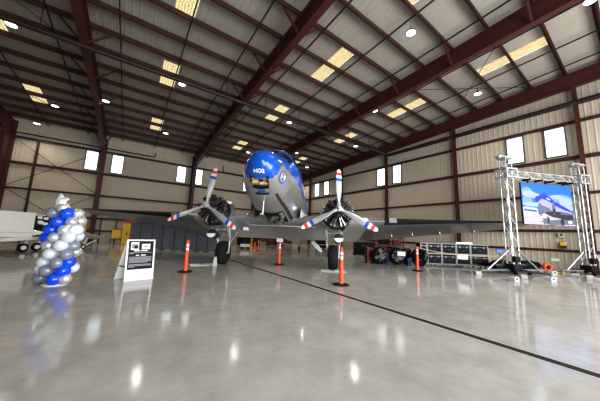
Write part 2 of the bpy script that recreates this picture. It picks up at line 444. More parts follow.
# ------------------------------------------------------------------ pipes
t = thing('sprinkler_main_pipe', 'long dark sprinkler main hung under the roof beams across the hangar', 'pipe', (0, 14.7, 9.9))
s = MB(); s.tube([(XL+0.3, 0, 0.25), (W-1.0, 0, 0.25)], 0.125, 10); s.build('pipe', M['pipe'], t)
for x in (-22, -18, -14, -10.5, -7.2, -4.2, -1.3, 1.5, 4.2, 7.0, 9.9, 12.6, 15.4, 18.2):
    s = MB(); s.lathe([(0.14, -0.03), (0.14, 0.03)], (x, 0, 0.25), (1, 0, 0), 10); s.bar((x, 0, 0.35), (x, 0, 1.49), 0.03, 0.03); s.build('hanger', M['rod'], t)
t = thing('sprinkler_wall_pipe', 'dark sprinkler pipe running along the right wall below the rake beam', 'pipe', (W-0.62, 0, 10.12))
s = MB(); s.tube([(0, YF+0.5, 0.05), (0, 4, 0.04), (0, 15.2, 0.0)], 0.16, 12); s.build('pipe', M['pipe'], t)
for y in (-4.9, 1.76, 5.6, 8.65, 14.9):
    s = MB(); z = 0.03; s.box((0.08, y+0.12, z), (0.36, 0.08, 0.34)); s.build('hanger', M['edge'], t)
t = thing('drop_pipe', 'dark drop pipe with upturned end on back wall between left window pairs', 'pipe', (0, D-0.4, 9.5))
s = MB(); s.tube([(-9, 0, 0.0), (-2.4, 0, 0.0), (1.5, 0, 0.0), (1.6, 0, 0.05), (1.62, 0, 0.5)], 0.05, 8); s.build('pipe', M['pipe'], t)
t = thing('drop_pipe', 'dark drop pipe with upturned end on back wall left of airplane nose', 'pipe', (0, D-0.4, 9.2))
s = MB(); s.tube([(9.2, 0, 0.8), (9.22, 0, 0.1), (9.35, 0, 0.0), (13.5, 0, 0.0)], 0.05, 8); s.build('pipe', M['pipe'], t)

# ------------------------------------------------------------------ high-bay lights
LX = {(-5.5, 16.2): 'far left, in the front row under the left roof bay', }
lights = [
    (-5.51, 16.2, 'at the upper left beside the left skylight'), (-5.42, 24.4, 'just right of the small left skylight pair'),
    (-7.31, 29.0, 'low at the far left above the tan back wall'), (-2.3, 21.4, 'against the left roof beam'),
    (1.8, 16.2, 'beside the skylight left of the middle roof beam'), (1.86, 24.6, 'above the back wall, left of the propellers'),
    (10.0, 16.3, 'above and right of the blue nose'), (10.08, 5.62, 'high at the top right of centre with wide glow'),
    (14.3, 11.0, 'directly under the middle of the right roof beam'), (18.2, 16.4, 'deep in the right bay above the right propeller'),
    (18.2, 5.63, 'between the right roof beam and the right wall'), (14.7, 0.43, 'at the top right corner beside the roof beam'),
    (14.3, 21.5, 'just right of the cockpit roof'), (18.25, 24.8, 'second right of the cockpit, further back'),
    (20.2, 29.3, 'lowest right of the fuselage near the far corner'), (9.9, 24.5, 'behind the left edge of the nose'),
]
proto = None
def light_fixture(x, y, lab):
    global proto
    z = roof(y)-0.95
    lb = 'round bright high-bay lamp ' + lab
    if proto is None:
        t = thing('high_bay_lamp', lb, 'ceiling light', (x, y, z), group='high-bay lamps under the roof')
        s = MB(); s.lathe([(0.05, 0.22), (0.09, 0.2), (0.10, 0.12), (0.22, 0.06), (0.24, 0.0), (0.225, 0.0), (0.2, 0.03)], (0, 0, 0), (0, 0, 1), 16); s.build('housing', M['black'], t)
        s = MB(); s.lathe([(0.21, 0.0), (0.20, 0.02)], (0, 0, 0), (0, 0, 1), 16); s.build('lens', M['lens'], t)
        s = MB(); s.tube([(0, 0, 0.22), (0, 0, 0.67)], 0.012, 6); s.build('hanger', M['rod'], t)
        proto = t
    else:
        dup(proto, (x, y, z), label=lb)
    pl = bpy.data.lights.new('lamp_glow', 'SPOT'); pl.energy = 380; pl.color = (1, 0.93, 0.82); pl.shadow_soft_size = 0.22; pl.spot_size = R(150); pl.spot_blend = 0.6; pl.specular_factor = 0.0
    po = bpy.data.objects.new('lamp_glow', pl); col.objects.link(po); po.location = (x, y, z-0.05)
for a in lights: light_fixture(*a)
# ------------------------------------------------------------------ airplane (local axes: x forward, y to its left wing, z up; OFF puts the origin on the ground between the wheels)
hd, pt = R(-129.99), R(9.8)
AF = Vector((math.cos(hd)*math.cos(pt), math.sin(hd)*math.cos(pt), math.sin(pt)))
AL = Vector((-math.sin(hd), math.cos(hd), 0)); AU = AF.cross(AL)
AC = Vector((4.778, 8.938, 2.706))
OFF = Vector((2.35, 0, 2.345))
plane = thing('airplane', 'vintage silver twin-engine tail-dragger airplane with bright blue nose', 'airplane')
am = Matrix((AF, AL, AU)).transposed().to_4x4(); am.translation = AC-(AF*OFF.x+AL*OFF.y+AU*OFF.z)
plane.matrix_world = am
def PB(): return MB(OFF)

ST = [  # x, half width, top z, bottom z
    (2.62, 0.02, 0.95, 0.91), (2.60, 0.15, 1.07, 0.78), (2.52, 0.30, 1.20, 0.60), (2.35, 0.46, 1.34, 0.40), (2.1, 0.60, 1.48, 0.20),
    (1.7, 0.75, 1.64, 0.02), (1.3, 0.87, 1.76, -0.10), (1.0, 0.94, 1.84, -0.16), (0.42, 1.05, 2.40, -0.23), (0.15, 1.10, 2.62, -0.26),
    (-0.5, 1.18, 2.74, -0.30), (-2, 1.22, 2.68, -0.28), (-3.2, 1.22, 2.62, -0.16), (-6.5, 1.22, 2.54, -0.10), (-9, 1.14, 2.44, -0.15), (-12, 0.86, 2.28, 0.40),
    (-15, 0.48, 2.10, 1.00), (-16.6, 0.22, 1.98, 1.36), (-17.2, 0.05, 1.85, 1.60)]
def st(x):
    for a, b in zip(ST[:-1], ST[1:]):
        if a[0] >= x >= b[0]:
            t = (a[0]-x)/(a[0]-b[0])
            if a[0] < 2.3: pass
            return [a[i]+(b[i]-a[i])*t for i in (1, 2, 3)]
    return ST[-1][1:]
def sgp(v, p): return math.copysign(abs(v)**p, v)
def sec(x, ang, off=0.0):
    hw, z1, z0 = st(x); e = 2/2.15
    y = (hw+off)*sgp(math.cos(ang), e); z = (z1+z0)/2+((z1-z0)/2+off)*sgp(math.sin(ang), e)
    return Vector((x, y, z))
def ang_of(x, z, side=1):
    hw, z1, z0 = st(x); v = (z-(z1+z0)/2)/((z1-z0)/2); v = max(-1, min(1, v))
    a = math.asin(sgp(v, 2.15/2)); return a if side > 0 else PI-a
def blue_edge(x):
    # height of the colour boundary on the flank
    if x > 2.26: return -9
    if x > 1.98: return 0.86-(x-1.98)*3.2
    if x > 1.62: return 0.86+0.17*math.sqrt(max(0, 1-((x-1.62)/0.36)**2))
    return 1.03-max(0, 1.62-x)*0.03
xs = []
x = 2.62
while x > -17.2:
    xs.append(round(x, 4))
    x -= 0.02 if x > 2.2 else 0.045 if x > -3 else 0.2
xs.append(-17.2)
NA = 120
def hatch(x, a):   # opening under the nose
    p = sec(x, a); return 1.86 < x < 2.25 and abs(p.y) < 0.29 and p.z < 0.6
s = PB(); vs = []; fs = []; ms = []
for x in xs:
    for k in range(NA): vs.append(sec(x, 2*PI*(k+0.5)/NA))
for i in range(len(xs)-1):
    xm = (xs[i]+xs[i+1])/2
    for k in range(NA):
        a = 2*PI*(k+1)/NA; p = sec(xm, a)
        if hatch(xm, a): continue
        fs.append((i*NA+k, i*NA+(k+1) % NA, (i+1)*NA+(k+1) % NA, (i+1)*NA+k)); ms.append(1 if p.z > blue_edge(xm) else 0)
o0 = len(s.v); s.add(vs, fs); s.m = ms
s.f.append([k for k in range(NA)]); s.m.append(1)
s.build('fuselage', [M['alu'], M['blue']], plane, smooth=50)
def patch(sb, x0, x1, a0, a1, off, nx=8, na=8, m=0):
    vs = []; fs = []
    for i in range(nx+1):
        for k in range(na+1):
            vs.append(sec(x0+(x1-x0)*i/nx, a0+(a1-a0)*k/na, off))
    for i in range(nx):
        for k in range(na):
            fs.append((i*(na+1)+k, i*(na+1)+k+1, (i+1)*(na+1)+k+1, (i+1)*(na+1)+k))
    sb.add(vs, fs, m)
# windshield, cockpit side windows, cabin windows
for a0, a1 in ((R(36), R(89)), (R(91), R(144))):
    s = PB(); patch(s, 0.88, 0.48, a0, a1, 0.012, 10, 10); s.build('windshield', M['glass'], plane)
for sd in (1, -1):
    s = PB(); a0, a1 = (ang_of(0.2, 1.72), ang_of(0.2, 2.2)) if sd > 0 else (ang_of(0.2, 1.72, -1), ang_of(0.2, 2.2, -1))
    patch(s, 0.32, -0.55, a0, a1, 0.012); s.build('cockpit_window', M['glass'], plane)
    for i in range(7):
        xc = -2.2-i*1.03; a0, a1 = ang_of(xc, 1.38, sd), ang_of(xc, 1.80, sd)
        s = PB(); patch(s, xc+0.24, xc-0.24, a0, a1, 0.010, 4, 4); s.build('cabin_window', M['glass'], plane)
# open nose hatch with its inside
s = PB()
s.box((2.06, 0, 0.56), (0.42, 0.60, 0.02)); s.box((1.86, 0, 0.34), (0.02, 0.60, 0.46)); s.box((2.24, 0, 0.46), (0.02, 0.60, 0.22))
for y in (-0.295, 0.295): s.box((2.06, y, 0.40), (0.40, 0.02, 0.34))
h = s.build('nose_hatch', M['black'], plane)
s = PB(); s.box((2.16, 0.0, 0.37), (0.06, 0.56, 0.08)); s.build('hatch_bracket', M['brass'], h)
s = PB(); s.box((2.0, -0.17, 0.32), (0.16, 0.20, 0.22)); s.build('equipment_box', M['brass'], h)
s = PB(); s.box((1.98, 0.17, 0.30), (0.16, 0.16, 0.2)); s.lathe([(0.09, 0), (0.09, 0.06), (0.05, 0.08)], (2.0, 0.02, 0.26), (0, 0, -1), 12); s.build('equipment_box', M['brass'], h)
# belly details between nose and wing
s = PB(); patch(s, 1.66, 1.57, R(270-17), R(270+17), 0.012, 3, 8); s.build('vent_slot', M['black'], plane)
s = PB(); patch(s, 1.80, 1.70, R(270-9), R(270+9), 0.03, 3, 4); s.build('marker_plate', M['sblue'], plane)
s = PB(); patch(s, 1.45, -1.95, R(270+29), R(270+36), 0.008, 24, 4); s.build('side_panel_strip', M['brown'], plane)
s = PB(); patch(s, -0.05, -1.95, R(270-30), R(270+24), 0.010, 10, 12); s.build('belly_bay', M['black'], plane)  # flat black patch; the open bay's inner shade is painted, not recessed
s = PB()
random.seed(3)
for i in range(22):
    a = R(270+random.uniform(-28, 22)); xx = random.uniform(-1.85, -0.45); p = sec(xx, a, 0.05); q = random.uniform(0.06, 0.16)
    s.box(p, (q, q*0.9, q*0.8))
s.build('bay_equipment', [M['steelbright']], plane)
for y, xx, z in ((-0.36, 0.35, -0.95),):
    p = sec(1.15, R(268)); s = PB(); s.tube([p, p+Vector((-0.03, 0, -0.52)), p+Vector((0.22, 0, -0.54))], 0.022, 8); s.build('pitot_mast', M['white'], plane)
s = PB(); patch(s, -0.15, -0.45, R(270+14), R(270+22), 0.012, 4, 4); s.build('belly_light', M['chrome'], plane)
# round emblem on the nose flank
def emblem():
    xc, zc = 1.72, 0.60
    e = bpy.data.objects.new('emblem', None)
    def disc(r0_, r1_, off, m, name, t0=0, t1=360, parent=None, cx=0, cz=0):
        s = PB(); n = 36; vs = []; fs = []
        for i in range(n+1):
            t = R(t0+(t1-t0)*i/n)
            for r_ in (r0_, r1_):
                xx = xc+cx+r_*math.cos(t); zz = zc+cz+r_*math.sin(t)
                p = sec(xx, ang_of(xx, zz)); p.y += off; vs.append(p)
        for i in range(n): fs.append((2*i, 2*i+1, 2*i+3, 2*i+2))
        s.add(vs, fs); return s.build(name, m, parent)
    base = disc(0.165, 0.235, 0.010, mat('emblem_ring', (0.07, 0.13, 0.30), 0.4), 'emblem', parent=plane)
    disc(0.0, 0.165, 0.010, M['blade'], 'emblem_disc', parent=base)
    disc(0.02, 0.13, 0.016, M['red'], 'emblem_wedge', 40, 110, base)
    disc(0.02, 0.13, 0.016, M['white'], 'emblem_wedge', 120, 220, base)
    disc(0.02, 0.13, 0.016, M['sblue'], 'emblem_wedge', 230, 300, base)
emblem()
# lettering on the nose
lx, lz = 2.40, 0.86
tm = Matrix(((0, 0, 1), (1, 0, 0), (0, 1, 0))).to_4x4()
t3 = text_obj('NO2', 'nose_lettering', 0.16, M['white'], plane, Matrix.Identity(4), offset=0.006)
for v in t3.data.vertices:   # wrap the letters onto the nose surface
    yy, zz = v.co.x*1.1+0.02, 0.50+v.co.y*0.9
    lo_, hi_ = 1.0, 2.619
    for _ in range(30):
        mid = (lo_+hi_)/2; hw, z1, z0 = st(mid); q = abs(yy/hw)**2.15+abs((zz-(z1+z0)/2)/((z1-z0)/2))**2.15
        if q < 1: lo_ = mid
        else: hi_ = mid
    v.co = Vector((lo_+0.012+v.co.z, yy, zz))+OFF
# ---- wings
def foil(xle, chord, thick, y, z, n=14, inc=4.8):
    up = []; lo = []
    for i in range(n+1):
        t = 0.5*(1-math.cos(PI*i/n))
        th = 5*thick*(0.2969*math.sqrt(t)-0.126*t-0.3516*t*t+0.2843*t**3-0.1036*t**4)
        c = 0.02*(2*0.4*t-t*t)/0.16 if t < 0.4 else 0.02/(0.36)*(0.2+0.8*t-t*t)
        xx = -t*chord
        up.append((xx, (c+th)*chord)); lo.append((xx, (c-th)*chord))
    pts = up[::-1]+lo[1:-1]
    ca, sa = math.cos(R(inc)), math.sin(R(inc))
    return [Vector((xle+px*ca+0*pz, y, z+pz*ca+px*sa)) for px, pz in pts]
XLE, WZ = -1.95, -0.02
def wing_sec(y):
    a = abs(y)
    if a <= 4.35: return (XLE, 4.35, 0.15, y, WZ)
    t = (a-4.35)/(14.3-4.35)
    xle = XLE-(a-4.35)*math.tan(R(15.5)); xte = XLE-4.35+t*0.35
    if t > 0.9:
        k = (t-0.9)/0.1; q = 1-math.sqrt(max(0, 1-k*k*0.97)); xle -= q*0.75; xte += q*0.35
    return (xle, xle-xte, 0.15-0.085*t, y, WZ+(a-4.35)*math.tan(R(5.3)))
for sd, nm in ((1, 'wing'), (-1, 'wing')):
    s = PB(); s.loft([foil(*wing_sec(sd*y)) for y in (4.35, 5, 6, 8, 10, 12, 13.3, 13.6, 13.85, 14.05, 14.18, 14.26, 14.3)])
    w_ = s.build(nm, M['skin'], plane)
    s = PB(); n = 14
    def bootring(y):
        xle, ch, th, yy, z = wing_sec(sd*y); r = foil(xle+0.012, ch, th*1.02, yy, z)
        return [r[i] for i in range(n-2, n+3)]
    rings = [bootring(y) for y in (5.2, 6.4, 8, 10, 12, 13.2)]
    vs = [p for r_ in rings for p in r_]; k = len(rings[0])
    s.add(vs, [(i*k+j, i*k+j+1, (i+1)*k+j+1, (i+1)*k+j) for i in range(len(rings)-1) for j in range(k-1)])
    s.build('deicer_boot', M['boot'], w_)
    # landing light in the leading edge
    xle, ch, th, yy, z = wing_sec(sd*5.6)
    s = PB(); s.box((xle+0.02, yy, z+0.02), (0.10, 0.36, 0.24)); s.build('landing_light', mat('landing_light_glass', (0.22, 0.23, 0.24), 0.25, spec=0.3), w_)
    # aileron hinges and tabs
    for y in (6.2, 7.4, 9.0, 11.0):
        xle, ch, th, yy, z = wing_sec(sd*y)
        s = PB(); s.box((xle-ch*0.62, yy, z-ch*0.05-0.17), (0.24, 0.04, 0.11)); s.build('hinge_fairing', M['skin'], w_)
s = PB(); s.loft([foil(*wing_sec(y)) for y in (-4.35, -2.8, -1.2, 0, 1.2, 2.8, 4.35)]); cs = s.build('center_wing', M['alu'], plane)
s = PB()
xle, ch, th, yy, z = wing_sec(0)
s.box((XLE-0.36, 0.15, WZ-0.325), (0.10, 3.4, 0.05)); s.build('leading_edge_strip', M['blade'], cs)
s = PB(); s.box((XLE-0.6, -1.75, WZ-0.5), (0.25, 0.22, 0.16)); s.build('drain_box', M['white'], cs)
# wing-root fillets
for sd in (1, -1):
    s = PB(); rings = []
    for i in range(9):
        x_ = -1.5-i*0.62; g = 0.55*math.sin(PI*min(1, (i+1.2)/6)*0.5)+0.1
        rings.append([Vector((x_, sd*(1.17-0.02), 0.05+g*1.1)), Vector((x_, sd*(1.2+g*0.28), 0.05+g*0.30)), Vector((x_, sd*(1.2+g*0.95), 0.06)), Vector((x_, sd*1.1, -0.1))])
    s.loft(rings); s.build('wing_fillet', M['alu'], plane)
# hanging pale panel under the wing
s = PB(); p0 = Vector((-5.3, 1.6, -0.62)); p1 = p0+Vector((-0.05, 0.62, -0.62))
d = (p1-p0).normalized(); wv = Vector((0.1, 0.7, 0.7)).cross(Vector((1, 0, 0))).normalized(); n3 = Vector((1, 0, 0))
prof = [(0, .09), (.12, .12), (.5, .125), (.75, .11), (.9, .075), (1, .02)]
side = d.cross(n3).normalized(); L_ = (p1-p0).length
s.loft([[p0+d*L_*t+side*w_+n3*0.012, p0+d*L_*t-side*w_+n3*0.012, p0+d*L_*t-side*w_-n3*0.012, p0+d*L_*t+side*w_-n3*0.012] for t, w_ in prof])
s.build('hanging_panel', M['blade'], plane)
# ---- tail
s = PB()
def hs(y, xl, ch): return foil(xl, ch, 0.10, y, 1.72, inc=0)
s.loft([hs(y, -14.6-abs(y)*0.30, 2.3-abs(y)*0.30) for y in (-3.9, -3.5, -2, 0, 2, 3.5, 3.9)]); s.build('tailplane', M['skin'], plane)
s = PB()
def vf(z, xl, ch):
    return [Vector((p.x, p.z-1.72, z)) for p in foil(xl, ch, 0.09, 0, 1.72, inc=0)]
s.loft([vf(z, -13.6-(z-1.8)*0.75-max(0, z-3.6)*0.8, 3.6-(z-1.8)*0.75-max(0, z-3.6)*1.3) for z in (1.8, 2.6, 3.4, 3.8, 4.15)]); s.build('tail_fin', M['alu'], plane)
s = PB(); s.tube([(-14.6, 0, 1.0), (-14.95, 0, 0.18)], 0.06, 8); tw = s.build('tail_strut', M['steelbright'], plane)
s = PB(); s.lathe([(0.10, -0.11), (0.24, -0.10), (0.28, -0.04), (0.28, 0.04), (0.24, 0.10), (0.10, 0.11)], (-15.0, 0, 0.13+0.0), (0, 1, 0), 20); s.build('tail_wheel', M['rubber'], tw)
# ---- engines, nacelles, propellers, landing gear
BL = [(0.10, 0.10, 0.10, 75), (0.20, 0.10, 0.10, 70), (0.32, 0.15, 0.075, 55), (0.5, 0.21, 0.055, 42), (0.75, 0.255, 0.042, 34), (1.0, 0.265, 0.034, 28),
      (1.20, 0.26, 0.03, 25), (1.2001, 0.26, 0.03, 25), (1.33, 0.25, 0.028, 23), (1.3301, 0.25, 0.028, 23), (1.46, 0.235, 0.026, 21), (1.4601, 0.235, 0.026, 21), (1.59, 0.205, 0.022, 20), (1.5901, 0.205, 0.022, 20), (1.68, 0.165, 0.018, 19), (1.72, 0.11, 0.014, 18), (1.745, 0.03, 0.008, 18)]
def blade_mesh():
    rings = []; ms = []
    for r_, c_, t_, tw_ in BL:
        a = R(tw_*0.85); ring = []
        for k in range(14):
            q = 2*PI*k/14; u = math.cos(q)*c_/2; v = math.sin(q)*t_/2
            ring.append(Vector((v*math.cos(a)-u*math.sin(a), u*math.cos(a)+v*math.sin(a), r_)))
        rings.append(ring)
    for i in range(len(BL)-1):
        r_ = (BL[i][0]+BL[i+1][0])/2
        ms.append(2 if 1.2 < r_ < 1.33 else 3 if 1.33 < r_ < 1.46 else 1 if 1.46 < r_ < 1.59 else 3 if r_ > 1.59 else 0)
    s = MB(); s.loft(rings, ms=ms); return s
def cylinder_mesh():
    s = MB(); prof = [(0.085, 0.26)]
    for i in range(9):
        h_ = 0.28+i*0.018; prof += [(0.095, h_), (0.095, h_+0.006), (0.075, h_+0.0065), (0.075, h_+0.017)]
    for i in range(6):
        h_ = 0.445+i*0.024; prof += [(0.125-i*0.006, h_), (0.125-i*0.006, h_+0.010), (0.10, h_+0.011), (0.10, h_+0.023)]
    prof += [(0.06, 0.592)]
    s.lathe(prof, (0, 0, 0), (0, 0, 1), 14)
    for y in (-0.07, 0.07):
        s.box((0.02, y, 0.585), (0.15, 0.062, 0.062), m=1)
        s.tube([(0.13, y*0.5, 0.25), (0.10, y, 0.57)], 0.014, 6, m=2)
    s.tube([(-0.05, 0.10, 0.52), (-0.16, 0.12, 0.45), (-0.22, 0.08, 0.35)], 0.032, 8, m=1)
    s.box((0.10, 0, 0.47), (0.02, 0.05, 0.05), m=2)
    return s
def nacelle_ring(x, r_, zc, n=24, sq=1.0, yo=0):
    return [Vector((x, yo+r_*math.cos(2*PI*k/n), zc+r_*sq*math.sin(2*PI*k/n))) for k in range(n)]
for sd, ph in ((1, R(-0.1)), (-1, R(5.2))):
    y0 = sd*2.82
    # propeller: hub mesh + three blades; local +y of a blade mesh is the chord
    s = PB(); s.lathe([(0.02, 0.24), (0.06, 0.23), (0.085, 0.18), (0.085, 0.10), (0.12, 0.09), (0.13, 0.0), (0.12, -0.09), (0.07, -0.10), (0.07, -0.42)], (0, y0, 0), (1, 0, 0), 20)
    for k in range(3):
        a = ph+k*2*PI/3; d = Vector((0, math.sin(a), math.cos(a)))
        s.tube([Vector((0, y0, 0))+d*0.05, Vector((0, y0, 0))+d*0.22], [0.085, 0.07], 12)
    prop = s.build('propeller', M['blade'], plane)
    for k in range(3):
        a = ph+k*2*PI/3
        if k == 0 and sd == 1: b0 = blade_mesh().build('blade', [M['blade'], M['red'], M['sblue'], M['white']], prop); b = b0
        else: b = b0.copy(); col.objects.link(b); b.parent = prop
        b.matrix_local = Matrix.Translation(OFF+Vector((0, y0, 0))) @ Matrix.Rotation(-a, 4, 'X')
    # engine: crankcase, nine cylinders, mount ring, pipes
    s = PB()
    s.lathe([(0.07, -0.08), (0.12, -0.14), (0.15, -0.28), (0.22, -0.36), (0.29, -0.44), (0.30, -0.70), (0.42, -0.76), (0.63, -0.80), (0.63, -0.86)], (0, y0, 0), (1, 0, 0), 24)
    s.tube([Vector((-0.36, y0+0.20*math.cos(t*PI/8), 0.20*math.sin(t*PI/8))) for t in range(17)], 0.02, 6)
    s.lathe([(0.06, 0), (0.06, 0.12), (0.03, 0.14)], (-0.28, y0+0.17, 0.12), (1, 0, 0.2), 10)
    s.lathe([(0.06, 0), (0.06, 0.12), (0.03, 0.14)], (-0.28, y0-0.17, 0.12), (1, 0, 0.2), 10)
    s.box((-0.33, y0, -0.24), (0.14, 0.12, 0.14))
    eng = s.build('engine', M['fin'], plane)
    for k in range(9):
        a = 2*PI*k/9
        if k == 0 and sd == 1: c0 = cylinder_mesh().build('cylinder', [M['fin'], M['steelbright'], M['chrome']], eng); c = c0
        else: c = c0.copy(); col.objects.link(c); c.parent = eng
        c.matrix_local = Matrix.Translation(OFF+Vector((-0.60, y0, 0))) @ Matrix.Rotation(-a, 4, 'X') @ Matrix.Scale(1.08, 4)
    s = PB(); s.tube([Vector((-0.92, y0+0.58*math.cos(t*PI/12), 0.58*math.sin(t*PI/12))) for t in range(25)], 0.075, 10, cap=False)
    s.build('exhaust_ring', M['fin'], eng)
    s = PB()
    for k in range(8):
        a = 2*PI*(k+0.5)/8
        s.tube([(-0.62, y0+0.36*math.cos(a), 0.36*math.sin(a)), (-1.05, y0+0.50*math.cos(a+0.3), 0.50*math.sin(a+0.3))], 0.022, 6)
    s.tube([(-0.55, y0-sd*0.2, -0.30), (-0.75, y0-sd*0.35, -0.55), (-1.2, y0-sd*0.3, -0.6)], 0.04, 8)
    s.tube([(-0.55, y0+sd*0.25, -0.28), (-0.8, y0+sd*0.3, -0.62), (-1.3, y0+sd*0.25, -0.66)], 0.05, 8)
    s.build('engine_mount', M['fin'], eng)
    s = PB(); s.lathe([(0.10, 0.0), (0.19, 0.02), (0.20, 0.05), (0.20, 0.45), (0.12, 0.6)], (-1.12, y0+sd*.08, -1.02), (-1, 0, -0.02), 20); s.build('oil_cooler', M['fin'], eng)
    s = PB(); s.prism([(y0+sd*.08+0.2*math.cos(t), -1.03+0.2*math.sin(t)) for t in [PI*1.03+PI*0.94*i/14 for i in range(15)]], 0, -1.06, -1.115)
    s.build('cooler_scoop', M['white'], eng)
    # firewall ring with opened cowl flaps, nacelle shell
    s = PB(); s.lathe([(0.05, 0.0), (0.64, 0.0), (0.66, 0.02), (0.66, 0.10)], (-1.12, y0, 0), (-1, 0, 0), 28); s.build('firewall', M['fin'], plane)
    s = PB()
    for k in range(10):
        a = R(-20+k*24.4); rad = Vector((0, math.cos(a), math.sin(a))); tn = Vector((0, -math.sin(a), math.cos(a)))
        p = Vector((-1.22, y0, 0))+rad*0.66; q = p+Vector((-0.30, 0, 0))+rad*0.13
        s.add([p+tn*0.12, p-tn*0.12, q-tn*0.13, q+tn*0.13, p+tn*0.12-rad*0.015, p-tn*0.12-rad*0.015, q-tn*0.13-rad*0.015, q+tn*0.13-rad*0.015],
              [(0, 1, 2, 3), (7, 6, 5, 4), (0, 4, 5, 1), (1, 5, 6, 2), (2, 6, 7, 3), (3, 7, 4, 0)])
    s.build('cowl_flap', M['alu'], plane)
    s = PB(); s.loft([nacelle_ring(x_, r_, z_, yo=y0, sq=q_) for x_, r_, z_, q_ in ((-1.22, 0.66, 0, 1), (-1.6, 0.66, -0.02, 1), (-2.2, 0.62, -0.10, 1.0), (-3.0, 0.55, -0.2, 1.0), (-4.2, 0.42, -0.28, 0.9), (-5.4, 0.22, -0.30, 0.7), (-6.2, 0.05, -0.26, 0.6))])
    s.build('nacelle', M['alu'], plane)
    # landing gear
    zc = -2.345+0.575; xc = -2.35; y0 = sd*2.71
    s = PB()
    for q in (-1, 1):
        s.tube([(-1.75, y0+q*0.34, -0.45), (-2.18, y0+q*0.30, -1.15)], 0.055, 10); s.tube([(-2.18, y0+q*0.30, -1.15), (xc, y0+q*0.27, zc)], 0.038, 10)
        s.tube([(-1.35, y0+q*0.40, -0.62), (-2.2, y0+q*0.33, -1.22)], 0.025, 8)
        s.tube([(-3.1, y0+q*0.34, -0.62), (-2.25, y0+q*0.30, -1.3)], 0.028, 8)
    s.tube([(-1.9, y0-0.33, -0.7), (-1.9, y0+0.33, -0.7)], 0.03, 8)
    s.tube([(-2.0, y0-0.32, -0.82), (-1.55, y0+0.34, -0.55)], 0.02, 8)
    s.tube([(xc, y0-0.30, zc), (xc, y0+0.30, zc)], 0.045, 10)
    g = s.build('landing_gear', M['blade'], plane)
    s = PB(); s.lathe([(0.26, -0.17), (0.40, -0.225), (0.53, -0.20), (0.57, -0.11), (0.578, 0), (0.57, 0.11), (0.53, 0.20), (0.40, 0.225), (0.26, 0.17)], (xc, y0, zc), (0, 1, 0), 36); s.build('tyre', M['rubber'], g)
    s = PB(); s.lathe([(0.04, -0.16), (0.2, -0.10), (0.27, -0.16), (0.27, 0.16), (0.2, 0.10), (0.04, 0.16)], (xc, y0, zc), (0, 1, 0), 24); s.build('wheel_rim', M['blade'], g)
    s = PB(); s.box((-1.85, y0, -0.60), (0.14, 0.10, 0.06)); s.build('gear_lock', M['red'], g)
# ------------------------------------------------------------------ balloon column
VR = Vector((fw.x, fw.y, 0)).normalized(); LAT = Vector((VR.y, -VR.x, 0))
bcol = thing('balloon_column', 'spiral balloon column in blue, white, grey and silver topped with a star', 'balloon column', (-1.42, 9.40, 0))
BAL = [('s', -0.088, -0.23, 2.075),
       ('g', -0.307, 0.017, 1.937),
       ('b', 0.005, -0.288, 1.928),
       ('s', 0.207, -0.145, 1.942),
       ('b', -0.156, -0.169, 1.696),
       ('s', 0.136, -0.3, 1.703),
       ('b', -0.29, 0.0, 1.475),
       ('s', 0.008, -0.291, 1.478),
       ('w', 0.241, -0.168, 1.486),
       ('b', -0.376, 0.171, 1.253),
       ('s', -0.172, -0.15, 1.268),
       ('w', 0.129, -0.31, 1.288),
       ('s', -0.304, 0.032, 1.048),
       ('w', -0.01, -0.283, 1.06),
       ('g', 0.218, -0.152, 1.045),
       ('w', -0.2, -0.113, 0.831),
       ('g', 0.138, -0.313, 0.83),
       ('w', -0.333, 0.099, 0.589),
       ('g', -0.021, -0.278, 0.605),
       ('b', 0.193, -0.266, 0.62),
       ('w', -0.369, 0.193, 0.409),
       ('g', -0.22, -0.082, 0.386),
       ('b', 0.125, -0.323, 0.401),
       ('g', -0.395, 0.276, 0.157),
       ('b', -0.03, -0.272, 0.189),
       ('s', 0.184, -0.294, 0.185)]
def balloon(name, p, cdir, r, m):
    s = MB(); d = cdir.normalized()
    rings = []; a = Vector((0, 0, 1)) if abs(d.z) < 0.9 else Vector((1, 0, 0)); sx = d.cross(a).normalized(); sy = d.cross(sx)
    prof = [(0.012, -1.16), (0.03, -1.12), (0.06, -1.06), (0.22, -1.0)]
    prof += [(math.sin(PI*i/12)*0.97*(1.0 if i > 6 else 1.0), -math.cos(PI*i/12)*1.04) for i in range(2, 12)]
    s.lathe([(q*r, h*r) for q, h in prof]+[(0.001, 1.045*r)], p, d, 20)
    return s.build(name, m, bcol, smooth=80)
for c, x, y, z in BAL:
    p = Vector((x, y, z)); axis_x = Vector((-0.02, 0.02, 0))
    balloon('balloon', p, Vector((x, y, 0))-axis_x+Vector((0, 0, 0.02)), 0.168 if c != 's' else 0.15, M['balloon_'+c])
for i in range(9):
    p = LAT*(0.14 if i % 2 else -0.14)+VR*0.24+Vector((0, 0, 0.2+i*0.22)); balloon('balloon', p, VR, 0.16, M['balloon_'+'gwbs'[i % 4]])
s = MB(); s.tube([(0, 0, 0.03), (0, 0, 2.1)], 0.015, 6); s.build('pole', M['white'], bcol)
s = MB(); s.lathe([(0.26, 0), (0.27, 0.02), (0.2, 0.06), (0.02, 0.07)], LAT*-0.02+VR*-0.05, (0, 0, 1), 24); s.build('base_plate', M['white'], bcol)
s = MB(); c = Vector((-0.06, -0.02, 2.25))-VR*0.2; n = 5; o = []
ring = []
for k in range(10):
    rad = 0.29 if k % 2 == 0 else 0.15; a = R(90+36*k+6); ring.append(c+LAT*rad*math.cos(a)+Vector((0, 0, rad*math.sin(a))))
s.add(ring+[c-VR*0.14, c+VR*0.14], [(k, (k+1) % 10, 10) for k in range(10)]+[((k+1) % 10, k, 11) for k in range(10)])
